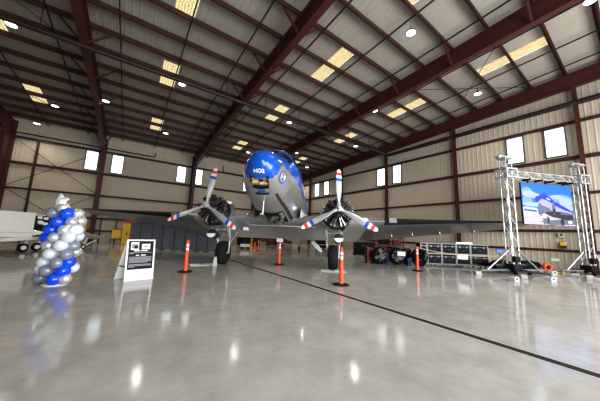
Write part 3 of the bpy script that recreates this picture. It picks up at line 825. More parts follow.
so = s.build('star_balloon', mat('star_foil', (0.80, 0.80, 0.79), 0.28, 0.35, var=0.05, spec=0.8), bcol, smooth=0)
sm = so.modifiers.new('Bevel', 'BEVEL'); sm.width = 0.03; sm.segments = 3

# ------------------------------------------------------------------ A-frame sign
A = Vector((0.06, 9.17, 0)); B = Vector((0.84, 9.37, 0)); ax = (B-A).normalized(); rz = math.atan2(ax.y, ax.x)
sg = thing('sandwich_board', 'white A-frame sandwich board with black printed poster and two photos', 'sign', (A+B)/2, rz)
Wd = 0.80; Hh = 1.24; tilt = 0.16
def lean(front):  # front panel leans back to the ridge
    return (Vector((0, 0, 0)), Vector((0, tilt, Hh))) if front else (Vector((-0.10, 0.62, 0)), Vector((-0.0, tilt+0.02, Hh)))
def panel(name, m, x0, x1, t0, t1, d0, d1, parent, front=True):
    p, q = lean(front); s = MB()
    e = (q-p); nrm = Vector((0, -e.z, e.y)).normalized() if front else Vector((0, e.z, -e.y)).normalized()
    s.add([p+e*t+Vector((x_, 0, 0))+nrm*d for d in (d0, d1) for x_, t in ((x0, t0), (x1, t0), (x1, t1), (x0, t1))],
          [(0, 1, 2, 3), (4, 7, 6, 5), (0, 4, 5, 1), (1, 5, 6, 2), (2, 6, 7, 3), (3, 7, 4, 0)])
    return s.build(name, m, parent, smooth=0)
panel('front_panel', M['white'], -Wd/2, Wd/2, 0.0, 1, -0.03, 0, sg)
panel('back_panel', M['white'], -Wd/2, Wd/2, 0.0, 0.985, 0.0, 0.03, sg, False)
s = MB(); s.bar((-Wd/2+0.01, 0.08, 0.42), (-Wd/2-0.05, 0.46, 0.42), 0.012, 0.03); s.build('spreader', M['black'], sg)
po = panel('poster', M['black'], -Wd/2+0.05, Wd/2-0.05, 0.26, 0.965, 0.0, 0.004, sg)
MATS_ph = mat('photo_grey', (0.25, 0.25, 0.24), 0.5, var=0.6, scale=14)
pa = panel('photo', M['paper'], -0.29, -0.07, 0.74, 0.93, 0.004, 0.007, po)
panel('photo_figure', MATS_ph, -0.27, -0.09, 0.78, 0.89, 0.007, 0.009, po); panel('photo_figure', M['black'], -0.20, -0.10, 0.77, 0.85, 0.009, 0.010, po)
pb = panel('photo', M['paper'], 0.01, 0.25, 0.75, 0.89, 0.004, 0.007, po)
panel('photo_figure', MATS_ph, 0.05, 0.21, 0.80, 0.825, 0.007, 0.009, po); panel('photo_figure', MATS_ph, 0.09, 0.14, 0.81, 0.85, 0.007, 0.009, po)
grey = mat('print_grey', (0.30, 0.30, 0.31), 0.6)
for x0, x1 in ((-0.20, -0.02), (0.0, 0.19)): panel('title_line', M['paper'], x0, x1, 0.705, 0.728, 0.004, 0.006, po)
for i in range(2): panel('text_line', grey, -0.32, 0.30 if i == 0 else -0.2, 0.665-0.022*i, 0.680-0.022*i, 0.004, 0.006, po)
for x0, x1 in ((-0.14, -0.05), (0.0, 0.14)): panel('title_line', M['paper'], x0, x1, 0.595, 0.618, 0.004, 0.006, po)
for i in range(10):
    if i in (6,): continue
    panel('text_line', grey, -0.32, (0.31, 0.29, 0.32, 0.30, 0.31, 0.2, 0, 0.30, 0.31, -0.16)[i], 0.555-0.0265*i, 0.572-0.0265*i, 0.004, 0.006, po)

# ------------------------------------------------------------------ orange delineator posts
def post(x, y, lab, h=1.2, first=[None]):
    if first[0] is None:
        t = thing('delineator_post', lab, 'traffic post', (x, y, 0), group='orange delineator posts')
        s = MB(); s.lathe([(0.27, 0), (0.28, 0.012), (0.26, 0.04), (0.12, 0.055)], (0, 0, 0), (0, 0, 1), 8); s.build('rubber_base', M['rubber'], t)
        s = MB(); s.lathe([(0.075, 0.05), (0.068, 0.5), (0.06, 0.82), (0.06, 0.825), (0.0595, 0.92), (0.059, 0.925), (0.058, 0.97), (0.058, 0.975), (0.0575, 1.06), (0.057, 1.065), (0.056, 1.15), (0.035, 1.16), (0.045, 1.2), (0.02, 1.23)], (0, 0, 0), (0, 0, 1), 18, ms=[0, 0, 0, 1, 0, 0, 0, 1, 0, 0, 0, 0, 0])
        s.build('tube', [M['orange'], M['white']], t)
        first[0] = t; return t
    o = dup(first[0], (x, y, 0), label=lab); return o
post(1.97, 10.35, 'orange post with white bands right of the sandwich board')
post(6.62, 11.16, 'orange post in the middle carrying a small white sign')
post(5.91, 5.92, 'nearest orange post, in front of the right wheel')
post(12.04, 6.74, 'orange post beside the black wrapped bundles')
o = post(9.69, 20.1, 'distant orange post under the wing left of the signed post'); o.scale = (0.8, 0.8, 0.8)
o = post(17.13, 15.5, 'distant orange post left of the stacked black containers'); o.scale = (0.95, 0.95, 0.95)
t = thing('sign_plate', 'small white sign plate on top of the middle orange post', 'sign', (6.62, 11.16, 1.17), R(-50))
s = MB(); s.box((0, -0.02, 0.08), (0.34, 0.03, 0.20)); s.build('plate', M['paper'], t); s = MB(); s.box((0, 0.0, 0.0), (0.05, 0.03, 0.10)); s.build('clip', M['black'], t)
def rope(label, pts, sag, name='rope'):
    s = MB(); P = []
    for a, b, g in zip(pts[:-1], pts[1:], sag):
        a, b = Vector(a), Vector(b)
        for i in range(12):
            q = i/12; P.append(a+(b-a)*q-Vector((0, 0, g*4*q*(1-q))))
    P.append(Vector(pts[-1])); s.tube(P, 0.018, 6)
    tag(s.build(name, M['rope']), label, 'rope')
rope('tan rope sagging in front of the black wrapped bundles', [(17.13, 15.5, 1.1), (12.06, 6.8, 1.16)], [0.32])
rope('tan rope hung across the stacked flight cases', [(12.04, 6.74, 1.16), (15.9, 4.3, 0.9)], [0.18])
rope('tan rope running behind the signed middle post under the wing', [(9.69, 20.1, 0.93), (6.64, 11.22, 1.1), (9.5, 12.3, 0.98), (17.1, 15.5, 1.1)], [0.10, 0.08, 0.10])
for (x, y, z, w_, lab) in ((12.75, 8.05, 0.72, 0.42, 'white paper sign hanging on the rope before the black bundles'), (14.13, 5.50, 0.76, 0.45, 'white paper sign hanging on the rope before the flight cases')):
    s = MB(); s.box((0, 0, 0), (w_, 0.012, 0.24)); o = s.build('paper_sign', M['paper']); o.location = (x, y, z); o.rotation_euler = (0, 0, R(-58)); tag(o, lab, 'sign')

# ------------------------------------------------------------------ grey folding partition panels
P0 = Vector((0.16, 22.92, 0)); P1 = Vector((5.75, 18.73, 0)); dv = (P1-P0)/8
first = None
words = ['leftmost, beside the yellow cabinet', 'second from the yellow cabinet', 'third from the yellow cabinet', 'directly above the sandwich board poster', 'fifth from the yellow cabinet, left of the orange post', 'behind the top of the left orange post', 'right of the left orange post', 'rightmost, beside the left wheel']
for i in range(8):
    c = P0+dv*(i+0.5)+Vector((0, 0.0, 0)); w_ = dv.length; ang = math.atan2(dv.y, dv.x)+R(5 if i % 2 else -5)
    lab = 'grey mobile partition panel '+words[i]
    if first is None:
        t = first = thing('partition_panel', lab, 'partition', c, ang, 'grey partition panels behind the left wing')
        s = MB(); s.box((0, 0, 1.06), (w_-0.05, 0.05, 1.86)); s.build('panel', M['grey'], t)
        s = MB()
        for x in (-1, 1): s.box((x*(w_/2-0.02), 0, 1.05), (0.04, 0.07, 1.92))
        s.box((0, 0, 2.0), (w_-0.01, 0.07, 0.03)); s.box((0, 0, 0.12), (w_-0.01, 0.07, 0.03)); s.build('frame', mat('partition_frame', (0.06, 0.065, 0.08), 0.5), t)
        for x in (-1, 1):
            s = MB(); s.box((x*(w_/2-0.1), 0, 0.07), (0.05, 0.46, 0.03)); s.lathe([(0.03, -0.015), (0.03, 0.015)], (x*(w_/2-0.1), 0.2, 0.03), (1, 0, 0), 10); s.lathe([(0.03, -0.015), (0.03, 0.015)], (x*(w_/2-0.1), -0.2, 0.03), (1, 0, 0), 10); s.build('foot', M['black'], t)
    else: dup(first, c, ang, lab)
# yellow cabinets and boxes near the door
t = thing('safety_cabinet', 'tall yellow safety cabinet beside the grey partitions', 'cabinet', (-0.05, 28.4, 0), R(-3))
s = MB(); s.box((0, 0, 1.02), (0.70, 0.5, 1.98)); s.build('body', M['yellow'], t)
for x in (-0.17, 0.17):
    s = MB(); s.box((x, -0.26, 1.04), (0.32, 0.02, 1.86)); d = s.build('door', M['yellow'], t)
    s = MB(); s.box((x*0.2, -0.28, 1.05), (0.03, 0.03, 0.2)); s.build('handle', M['black'], d)
t = thing('red_canister', 'red canister standing on top of the tall yellow cabinet', 'canister', (-0.05, 28.4, 2.01))
s = MB(); s.lathe([(0.16, 0), (0.17, 0.03), (0.17, 0.26), (0.08, 0.33), (0.05, 0.34)], (0, 0, 0), (0, 0, 1), 16); s.build('body', M['red'], t)
s = MB(); s.lathe([(0.05, 0.34), (0.05, 0.38), (0.02, 0.39)], (0, 0, 0), (0, 0, 1), 12); s.build('cap', M['black'], t)
def ybox(x, y, z, w_, h_, lab):
    t = thing('storage_bin', lab, 'bin', (x, y, z))
    s = MB(); s.box((0, 0, h_/2), (w_, 0.5, h_)); s.build('body', M['yellow'], t)
    s = MB(); s.box((0, 0, h_+0.02), (w_+0.04, 0.54, 0.05)); s.build('lid', mat('bin_lid', (0.12, 0.08, 0.03), 0.5), t)
ybox(-0.85, 29.6, 0.55, 0.72, 0.85, 'low yellow bin on a dark stand between the door and the yellow cabinet')
t = thing('bin_stand', 'dark low stand under the yellow bin by the door', 'stand', (-0.85, 29.6, 0))
s = MB(); s.box((0, 0, 0.52), (0.9, 0.5, 0.05)); s.build('top', M['black'], t)
for x in (-0.4, 0.4):
    for y in (-0.2, 0.2): s = MB(); s.box((x, y, 0.25), (0.05, 0.05, 0.50)); s.build('leg', M['black'], t)
t = thing('wall_box', 'yellow box mounted on back wall left of the tan door', 'wall box', (-3.5, D-0.45, 1.2))
s = MB(); s.box((0, 0, 0.33), (0.55, 0.34, 0.8)); s.build('body', M['yellow'], t); s = MB(); s.box((0.1, -0.18, 0.33), (0.04, 0.03, 0.12)); s.build('latch', M['black'], t)
t = thing('exit_sign', 'lit red and white EXIT sign above the tan door', 'sign', (-1.72, D-0.22, 2.72))
s = MB(); s.box((0, 0, 0), (0.66, 0.09, 0.26)); s.build('housing', M['white'], t)
text_obj('EXIT', 'exit_lettering', 0.26, mat('exit_red', (0.8, 0.06, 0.03), 0.4, emit=(1, 0.09, 0.05), estr=1.4), t, Matrix.Translation((0, -0.05, 0)) @ Matrix.Rotation(R(90), 4, 'X'), 0.004)

# ------------------------------------------------------------------ white jet under maintenance at the left
JA = Vector((-4.83, 20.78, 0)); jd = Vector((2.44, 1.80, 0)).normalized(); jrz = math.atan2(jd.y, jd.x)
jet = thing('small_white_jet', 'small white jet with pointed grey nose behind the balloon column', 'airplane', JA, jrz)
s = MB(); prof = [(-6.5, .3, 1.35), (-5, .6, 1.25), (-3, .72, 1.18), (0, .70, 1.12), (2.0, .58, 1.06), (3.0, .38, .96)]
s.loft([[Vector((x_, .45+r_*math.cos(2*PI*k/20), z_+r_*0.78*math.sin(2*PI*k/20))) for k in range(20)] for x_, r_, z_ in prof]); s.build('fuselage', M['jet'], jet)
s = MB(); s.loft([[Vector((x_, .45+r_*math.cos(2*PI*k/20), z_+r_*0.78*math.sin(2*PI*k/20))) for k in range(20)] for x_, r_, z_ in ((3.0, .38, .96), (3.6, .26, .90), (4.2, .12, .83), (4.6, .015, .80))]); s.build('nose_cone', M['jetgrey'], jet)
s = MB(); s.loft([[Vector((xl-c_*t, y_, .78+h_*c_)) for t, h_ in ((0, 0), (.3, .05), (.7, .035), (1, 0), (.5, -.03))] for y_, xl, c_ in ((-2.6, -1.2, 1.2), (.3, 1.6, 2.6), (4.0, -.8, 1.4))]); s.build('wing', M['jet'], jet)
s = MB(); s.box((-0.95, -0.35, 1.57), (2.15, 0.06, 1.40)); s.box((-0.95, -0.39, 1.12), (2.10, 0.03, 0.015), m=1); p_ = s.build('raised_cowl_panel', [M['jet'], M['jetgrey']], jet, smooth=0)
s = MB(); s.box((-0.95, 0.05, 2.24), (2.2, 0.8, 0.05)); s.build('cowl_top', M['jet'], p_)
s = MB(); s.box((0.65, 0.20, 1.5), (0.95, 0.8, 1.25)); e_ = s.build('equipment_bay', M['black'], jet)
random.seed(11)
s = MB()
for i in range(9): s.box((0.35+random.random()*0.7, -0.22-random.random()*0.03, 1.1+random.random()*0.95), (0.2, 0.1, 0.16))
s.build('bay_units', M['white'], e_)
s = MB(); s.box((0.7, 0.1, 2.16), (1.15, 0.9, 0.06)); s.build('bay_cover', M['jet'], jet)
def wheel(name, x_, y_, r_, w_, top):
    s = MB(); s.tube([(x_, y_, r_), (x_+0.22, y_+0.02, top)], 0.05, 8); a = s.build('gear_leg', M['white'], jet)
    s = MB(); s.lathe([(r_*.45, -w_/2), (r_*.9, -w_/2), (r_, -w_/4), (r_, w_/4), (r_*.9, w_/2), (r_*.45, w_/2)], (x_, y_, r_), (0, 1, 0), 20); s.build('tyre', M['rubber'], a)
    s = MB(); s.lathe([(.02, -w_*.62), (r_*.5, -w_*.55), (r_*.5, w_*.55), (.02, w_*.62)], (x_, y_, r_), (0, 1, 0), 14); s.build('wheel_rim', M['white'], a)
wheel('gear', -0.05, -0.1, 0.25, 0.16, 0.85); wheel('gear', 0.72, 0.3, 0.25, 0.16, 0.85); wheel('gear', 3.1, 0.2, 0.18, 0.12, 0.85)
s = MB(); s.bar((3.2, 0.1, 0.3), (3.8, 0.1, 0.62), 0.08, 0.06); s.build('gear_door', M['white'], jet)

# ------------------------------------------------------------------ LED screen on truss towers
T1 = Vector((16.45, 4.08, 0)); T2 = Vector((20.90, 1.95, 0)); td = (T2-T1).normalized(); trz = math.atan2(td.y, td.x); TL = (T2-T1).length
def truss_mb(s, p0, p1, w_, h_, seg, r_=0.028, lr=0.014):
    p0, p1 = Vector(p0), Vector(p1); d = p1-p0; L_ = d.length; d.normalize()
    a = Vector((0, 0, 1)) if abs(d.z) < 0.9 else Vector((0, 1, 0)); sx = d.cross(a).normalized(); sy = sx.cross(d)
    cs_ = [(-1, -1), (1, -1), (1, 1), (-1, 1)]
    cp = lambda k, t: p0+d*t+sx*cs_[k][0]*w_/2+sy*cs_[k][1]*h_/2
    for k in range(4): s.tube([cp(k, 0), cp(k, L_)], r_, 8)
    n = max(1, round(L_/seg))
    for k in range(4):
        k2 = (k+1) % 4
        for i in range(n):
            t0, t1 = L_*i/n, L_*(i+1)/n; q = (k, k2) if i % 2 else (k2, k)
            s.tube([cp(q[0], t0), cp(q[1], t1)], lr, 5)
    for t in (0, L_):
        for k in range(4): s.tube([cp(k, t), cp((k+1) % 4, t)], lr, 5)
def tower(loc, lab, flip):
    t = thing('truss_tower', lab, 'truss tower', loc, trz)
    s = MB(); truss_mb(s, (0, 0, 0.22), (0, 0, 6.05), 0.36, 0.36, 0.45, 0.028, 0.013); s.build('truss_column', M['truss'], t)
    s = MB()
    for z in (5.04, 5.50):
        for x, y, sx_, sy_ in ((0, .31, .68, .06), (0, -.31, .68, .06), (.31, 0, .06, .68), (-.31, 0, .06, .68)): s.box((x, y, z), (sx_, sy_, .07))
    for x in (-.31, .31):
        for y in (-.31, .31): s.box((x, y, 5.27), (.07, .07, .5))
    for q in (-.31, .31):
        for a_, b_ in ((-.3, .3), (.3, -.3)):
            s.bar((q, a_, 5.05), (q, b_, 5.49), .03, .03); s.bar((a_, q, 5.05), (b_, q, 5.49), .03, .03)
    s.build('sleeve_block', M['truss'], t)
    s = MB(); s.box((-0.10, 0, 6.20), (0.85, 0.30, 0.07)); s.box((0, 0, 6.12), (0.5, 0.5, 0.06))
    for x in (-.4, .2): s.lathe([(.09, -.1), (.09, .1)], (x, 0, 6.18), (0, 1, 0), 12)
    s.build('head_block', M['truss'], t)
    s = MB(); s.box((0, 0, 0.20), (0.80, 0.80, 0.08)); s.box((0, 0, 0.36), (0.5, 0.5, 0.26)); bf = s.build('base_frame', M['black'], t)
    for x in (-.42, .42):
        for y in (-.42, .42):
            s = MB(); s.lathe([(.03, -.03), (.10, -.03), (.10, .03), (.03, .03)], (x, y, .10), (1, 0, 0), 14); s.box((x, y, .18), (.09, .12, .05)); s.build('caster', M['rubber'], bf)
    ends = [(-2.35, -.35, .2), (1.95, .0, .2), (0.1, -1.55, .2), (0, .85, .2)] if flip else [(-1.75, .1, .2), (0.75, -.5, .2), (.1, -1.5, .2), (0, .75, .2)]
    for e in ends:
        e = Vector(e); d = Vector((e.x, e.y, 0)).normalized()
        s = MB(); s.bar(d*0.3+Vector((0, 0, .2)), e, .08, .08); s.box(e+Vector((0, 0, -.08)), (.05, .05, .2)); s.lathe([(.09, -.2), (.09, -.17), (.03, -.15)], e, (0, 0, 1), 10); o = s.build('outrigger', M['edge'], t)
        s = MB(); s.tube([d*0.24+Vector((0, 0, 1.2)), e*0.80+Vector((0, 0, .05))], 0.032, 8); s.build('brace', M['truss'], o)
    s = MB(); s.box((-.2, -.32, .75), (.28, .16, .3)); s.lathe([(.09, -.12), (.09, .12)], (-.2, -.34, .75), (1, 0, 0), 12); s.build('winch', M['black'], t)
    return t
tower(T1, 'left aluminium truss tower of the video screen, nearer the flight cases', True)
tower(T2, 'right aluminium truss tower of the video screen, at the photo edge', False)
t = thing('truss_beam', 'horizontal aluminium truss beam spanning the two towers above the video screen', 'truss beam', T1+Vector((0, 0, 5.08)), trz)
s = MB(); truss_mb(s, (0.36, 0, 0.16), (TL-0.36, 0, 0.16), 0.32, 0.32, 0.40, 0.03, 0.016); s.build('truss_span', M['truss'], t)
for x in (1.3, 2.1, 2.9, 3.7, 4.2):
    s = MB(); s.box((x, 0, -0.05), (0.10, 0.40, 0.10)); s.build('clamp', M['black'], t)
# the screen
def sm_(name, c, e=1.0):
    return mat('screen_'+name, tuple(v*0.05 for v in c), 0.4, emit=c, estr=e, var=0.02)
SX0, SX1, SZ0, SZ1 = 0.93, 4.34, 2.60, 4.87
scr = thing('video_screen', 'hanging LED video screen showing a blue-nosed silver airplane under blue sky', 'screen', T1, trz)
s = MB(); s.box(((SX0+SX1)/2, 0.06, (SZ0+SZ1)/2), (SX1-SX0+0.03, 0.07, SZ1-SZ0+0.03)); s.build('cabinet', M['black'], scr)
s = MB()
for x in (SX0+0.5, (SX0+SX1)/2, SX1-0.5): s.bar((x, 0.05, SZ1), (x, 0.05, SZ1+0.22), 0.08, 0.04)
s.build('hanging_bar', M['black'], scr)
SW, SH = SX1-SX0, SZ1-SZ0
cols = [('sky', (0.015, 0.21, 0.86)), ('haze', (0.22, 0.42, 0.86)), ('cloud', (0.46, 0.54, 0.84)), ('tarmac', (0.62, 0.55, 0.74)), ('nose', (0.005, 0.05, 0.62)), ('silver', (0.42, 0.46, 0.60)), ('shade', (0.16, 0.18, 0.26)), ('dark', (0.02, 0.022, 0.035)), ('bright', (0.85, 0.86, 0.95)), ('vest', (0.95, 0.22, 0.08)), ('skin', (0.30, 0.18, 0.12)), ('building', (0.52, 0.62, 0.80)), ('glassy', (0.05, 0.10, 0.30))]
idx = {n: i for i, (n, c) in enumerate(cols)}
s = MB(); layer = [0]
def poly(pts, m):
    layer[0] += 1; y = 0.018-0.0006*layer[0]
    vs = [(SX0+SW*u, y, SZ1-SH*v) for u, v in pts]; s.add(vs, [list(range(len(pts)))], idx[m])
def blob(cx, cy, rx, ry, m, n=18): poly([(cx+rx*math.cos(2*PI*k/n), cy+ry*math.sin(2*PI*k/n)) for k in range(n)], m)
poly([(0, 0), (1, 0), (1, .72), (0, .72)], 'sky')
for cx, cy, rx, ry, m in ((.1, .2, .1, .1, 'haze'), (.14, .27, .13, .09, 'cloud'), (.24, .3, .12, .07, 'cloud'), (.1, .45, .1, .12, 'haze'), (.2, .52, .2, .05, 'cloud'), (.78, .33, .21, .1, 'haze'), (.86, .42, .14, .12, 'cloud'), (.68, .3, .14, .05, 'cloud'), (.88, .56, .12, .1, 'cloud')): blob(cx, cy, rx, ry, m)
poly([(0, .60), (.06, .58), (.28, .60), (.30, .78), (0, .78)], 'building'); poly([(.02, .64), (.26, .66), (.26, .70), (.02, .68)], 'glassy')
for x in (.03, .09, .15, .21): poly([(x, .71), (x+.04, .71), (x+.04, .77), (x, .77)], 'bright')
poly([(0, .77), (1, .70), (1, 1), (0, 1)], 'tarmac'); poly([(.3, .92), (1, .80), (1, .96), (.5, 1)], 'shade')
# fuselage, nose at the upper left, tail running down to the right
poly([(.26, .37), (.30, .31), (.38, .26), (.46, .25), (.50, .30), (.62, .40), (.80, .53), (.97, .66), (.97, .70), (.72, .68), (.62, .74), (.50, .74), (.38, .66), (.30, .52)], 'silver')
poly([(.34, .52), (.50, .58), (.60, .70), (.50, .75), (.38, .67)], 'shade')
poly([(.24, .38), (.27, .32), (.34, .29), (.37, .25), (.44, .23), (.49, .29), (.58, .36), (.62, .40), (.58, .47), (.46, .39), (.37, .37), (.30, .46), (.26, .44)], 'nose')
poly([(.60, .41), (.80, .52), (.97, .64), (.97, .67), (.80, .61), (.60, .50)], 'nose')
poly([(.37, .29), (.43, .27), (.46, .31), (.39, .33)], 'glassy')
poly([(.48, .33), (.55, .37), (.54, .40), (.47, .36)], 'bright')
poly([(.44, .68), (.70, .66), (.98, .70), (.98, .84), (.82, .86), (.55, .80), (.44, .74)], 'dark'); poly([(.70, .69), (.97, .70), (.97, .73), (.74, .73)], 'shade')
blob(.33, .58, .035, .10, 'shade'); blob(.60, .60, .035, .14, 'shade'); blob(.60, .66, .03, .06, 'dark')
for cx, cy in ((.46, .88), (.745, .92)): blob(cx, cy, .035, .085, 'dark')
blob(.86, .90, .03, .05, 'shade'); blob(.90, .91, .045, .04, 'bright')
poly([(.36, .80), (.45, .79), (.45, .90), (.44, .99), (.42, .99), (.41, .91), (.40, .99), (.37, .99), (.37, .90)], 'shade'); poly([(.34, .76), (.39, .72), (.44, .74), (.46, .82), (.42, .84), (.38, .83), (.33, .81)], 'bright'); poly([(.30, .74), (.35, .73), (.36, .80), (.31, .80)], 'vest'); poly([(.43, .78), (.46, .78), (.46, .82), (.43, .82)], 'vest'); blob(.405, .70, .018, .035, 'skin')
s.build('display', [sm_(n, c) for n, c in cols], scr, smooth=0, recalc=False)
# white ballast blocks on the floor
def block(x, y, rz_, lab, first=[None]):
    if first[0] is None:
        t = first[0] = thing('ballast_block', lab, 'ballast block', (x, y, 0), rz_, 'white ballast blocks around the towers')
        s = MB(); s.prism([(-.17, 0), (.17, 0), (.19, .03), (.19, .13), (.15, .17), (-.15, .17), (-.19, .13), (-.19, .03)], 1, -.11, .11); s.build('block', M['ballast'], t)
        s = MB(); s.prism([(.09*math.cos(2*PI*k/14), .09+.035*math.sin(2*PI*k/14)) for k in range(14)], 1, -.114, -.108); s.build('hand_hole', M['black'], t)
    else: dup(first[0], (x, y, 0), rz_, lab)
for x, y, a, lab in ((13.95, 4.85, 40, 'white ballast block at the left outrigger tip of the left tower'), (13.45, 3.36, -10, 'white ballast block before the left tower, nearest its casters'), (14.75, 3.33, 20, 'white ballast block just right of the left tower base'),
                     (18.5, 3.02, -20, 'white ballast block near the right outrigger tip of the left tower'), (15.2, 2.55, -15, 'white ballast block alone on the floor between the towers'), (18.5, 2.2, 0, 'white ballast block left of the right tower base'), (18.25, 1.72, 10, 'white ballast block in front of the right tower base'), (17.2, 1.40, -10, 'white ballast block at the right photo edge')):
    block(x, y, R(a), lab)

# ------------------------------------------------------------------ flight cases
cA, cB = Vector((14.75, 8.05, 0)), Vector((18.05, 5.62, 0)); cd = (cB-cA).normalized(); crz = math.atan2(cd.y, cd.x); cl = (cB-cA).length
def flight_case(loc, w_, lab, name='flight_case'):
    w_ -= 0.015
    t = thing(name, lab, 'flight case', loc, crz, 'black flight cases stacked in two rows')
    h_, dp = 0.62, 0.62
    s = MB(); s.box((0, 0, h_/2), (w_-0.02, dp-0.02, h_-0.02)); s.build('shell', M['case'], t)
    s = MB()
    for x in (-1, 1):
        for y in (-1, 1): s.box((x*(w_/2-.02), y*(dp/2-.02), h_/2), (.05, .05, h_))
        for z in (.02, h_-.02): s.box((x*(w_/2-.02), 0, z), (.05, dp, .04))
    for y in (-1, 1):
        for z in (.02, h_-.02, h_*.72): s.box((0, y*(dp/2-.012), z), (w_, .03, .045 if z != h_*.72 else .02))
    s.build('edge_trim', M['edge'], t)
    for x in (-.25, .25):
        s = MB(); s.box((x*w_, -dp/2-.004, h_*.70), (.09, .02, .10)); s.build('latch', M['edge'], t)
    s = MB(); s.tube([(-.08, -dp/2, h_*.4), (-.07, -dp/2-.03, h_*.4), (.07, -dp/2-.03, h_*.4), (.08, -dp/2, h_*.4)], .012, 6); s.build('handle', M['edge'], t)
    return t
ws = [0.42, 0.86, 0.86, 0.84, 1.05]; tot = sum(ws); k = cl/tot; x = 0
pos = ['narrow left end', 'second from left', 'middle', 'second from right', 'wide right end']
for i, w_ in enumerate(ws):
    w2 = w_*k; c = cA+cd*(x+w2/2)+Vector((0, 0, 0)); x += w2
    nrm = Vector((-cd.y, cd.x, 0))*0.3
    flight_case(c+nrm+Vector((0, 0, 0.125)), w2, 'black flight case, %s of the lower row' % pos[i])
    flight_case(c+nrm+Vector((0, 0, 0.75)), w2, 'black flight case, %s of the upper row' % pos[i])
t = thing('case_dolly', 'low wheeled dolly under the stacked flight cases', 'dolly', (cA+cB)/2+Vector((-cd.y, cd.x, 0))*0.3, crz)
s = MB(); s.box((0, 0, .105), (cl, .62, .03)); s.build('deck', M['edge'], t)
for i in range(6):
    for y in (-.22, .22):
        s = MB(); s.lathe([(.02, -.02), (.045, -.02), (.045, .02), (.02, .02)], (-cl/2+.15+i*(cl-.3)/5, y, .045), (1, 0, 0), 10); s.build('caster', M['rubber'], t)
t = thing('wire_rack_frame', 'bent metal tube frame standing on the flight cases', 'frame', cA+cd*1.55+Vector((-cd.y, cd.x, 0))*0.3+Vector((0, 0, 1.38)), crz)
s = MB(); s.tube([(-.35, 0, 0), (-.35, 0, .62)], .02, 6); s.tube([(.0, 0, 0), (.0, 0, .32), (.08, 0, .38), (.42, 0, .38), (.5, 0, .32), (.5, 0, 0)], .022, 6); s.tube([(-.35, 0, .2), (0, 0, .2)], .015, 6); s.build('tube', M['edge'], t)
t = thing('flat_white_carton', 'flat white carton lying on the flight cases', 'carton', cA+cd*2.75+Vector((-cd.y, cd.x, 0))*0.3+Vector((0, 0, 1.38)), crz)
s = MB(); s.box((0, 0, .05), (1.0, .4, .09)); s.build('box', M['paper'], t); s = MB(); s.box((0, 0, .097), (1.01, .06, .006)); s.build('tape', M['rope'], t)

# ------------------------------------------------------------------ black plastic-wrapped round bundles
def bundle(x, y, r_, w_, yaw_, seed, lab):
    t = thing('wrapped_bundle', lab, 'wrapped bundle', (x, y, 0), yaw_, 'black plastic-wrapped bundles')
    rnd = random.Random(seed); s = MB(); rings = []
    n = 40
    offs = [1+rnd.uniform(-.045, .045) for _ in range(n)]
    for q, f in ((-1, .25), (-.98, .60), (-.85, .86), (-.5, 1.0), (0, 1.02), (.5, 1.0), (.85, .86), (.98, .60), (1, .25)):
        ring = []
        for k in range(n):
            a = 2*PI*k/n; rr_ = r_*f*(offs[k]+rnd.uniform(-.025, .025))
            ring.append(Vector((rr_*math.cos(a), q*w_/2+rnd.uniform(-.02, .02), max(0.012, r_+rr_*math.sin(a)))))
        rings.append(ring)
    s.loft(rings); s.build('plastic_wrap', M['plastic'], t, smooth=25)
    s = MB()
    for k in range(4):
        a = 2*PI*k/4+seed; p = Vector((.3*r_*math.cos(a), -w_/2-.01, r_+.3*r_*math.sin(a))); q = Vector((.8*r_*math.cos(a), -w_/2*.9-.01, r_+.8*r_*math.sin(a)))
        s.tube([p, (p+q)/2+Vector((0, -.03, 0)), q], .02, 6)
    s.build('fold', M['black'], t); t.scale = (0.84, 1, 1.0)
    s = MB(); s.box((.12, -w_/2-.02, r_*.75), (.22, .02, .05)); s.build('tape', M['edge'], t)
for a in ((12.5, 9.35, .52, .55, R(-28), 1, 'round black plastic-wrapped bundle behind the left paper sign'), (13.25, 8.7, .52, .6, R(-34), 2, 'large round black wrapped bundle in the middle of the row'),
          (14.3, 8.75, .50, .6, R(-30), 4, 'black wrapped bundle behind, second from the right'), (14.15, 7.8, .53, .45, R(-75), 5, 'rightmost black wrapped bundle, directly beside the orange post'), (13.0, 10.4, .48, .6, R(-25), 6, 'leftmost black wrapped bundle, half hidden behind the others')):
    bundle(*a)
def crate(x, y, z, sx_, sy_, sz_, a, m, lab, name='blue_crate', cat='crate'):
    t = thing(name, lab, cat, (x, y, z), R(a))
    s = MB(); s.box((0, 0, sz_/2), (sx_, sy_, sz_)); s.build('body', m, t)
    s = MB(); s.box((0, 0, sz_-.03), (sx_+.03, sy_+.03, .05)); s.build('rim', m, t)
    s = MB(); s.box((0, -sy_/2-.01, sz_*.5), (sx_*.3, .02, sz_*.15)); s.build('handle', M['black'], t)
crate(12.87, 9.06, 0, .2, .2, .5, -30, M['toolblue'], 'blue crate wedged between the first two black bundles')
crate(13.72, 8.2, 0, .24, .24, .45, -30, M['toolblue'], 'blue crate between the middle and right black bundles')
crate(12.35, 10.05, 0, .28, .4, .95, -30, M['redlid'], 'narrow dark red crate left of the black bundles', 'red_crate')
crate(15.3, 9.6, 0, .6, .45, .9, -36, mat('pale_plastic', (.42, .42, .42), .5), 'pale plastic crate between bundles and flight cases', 'pale_crate')

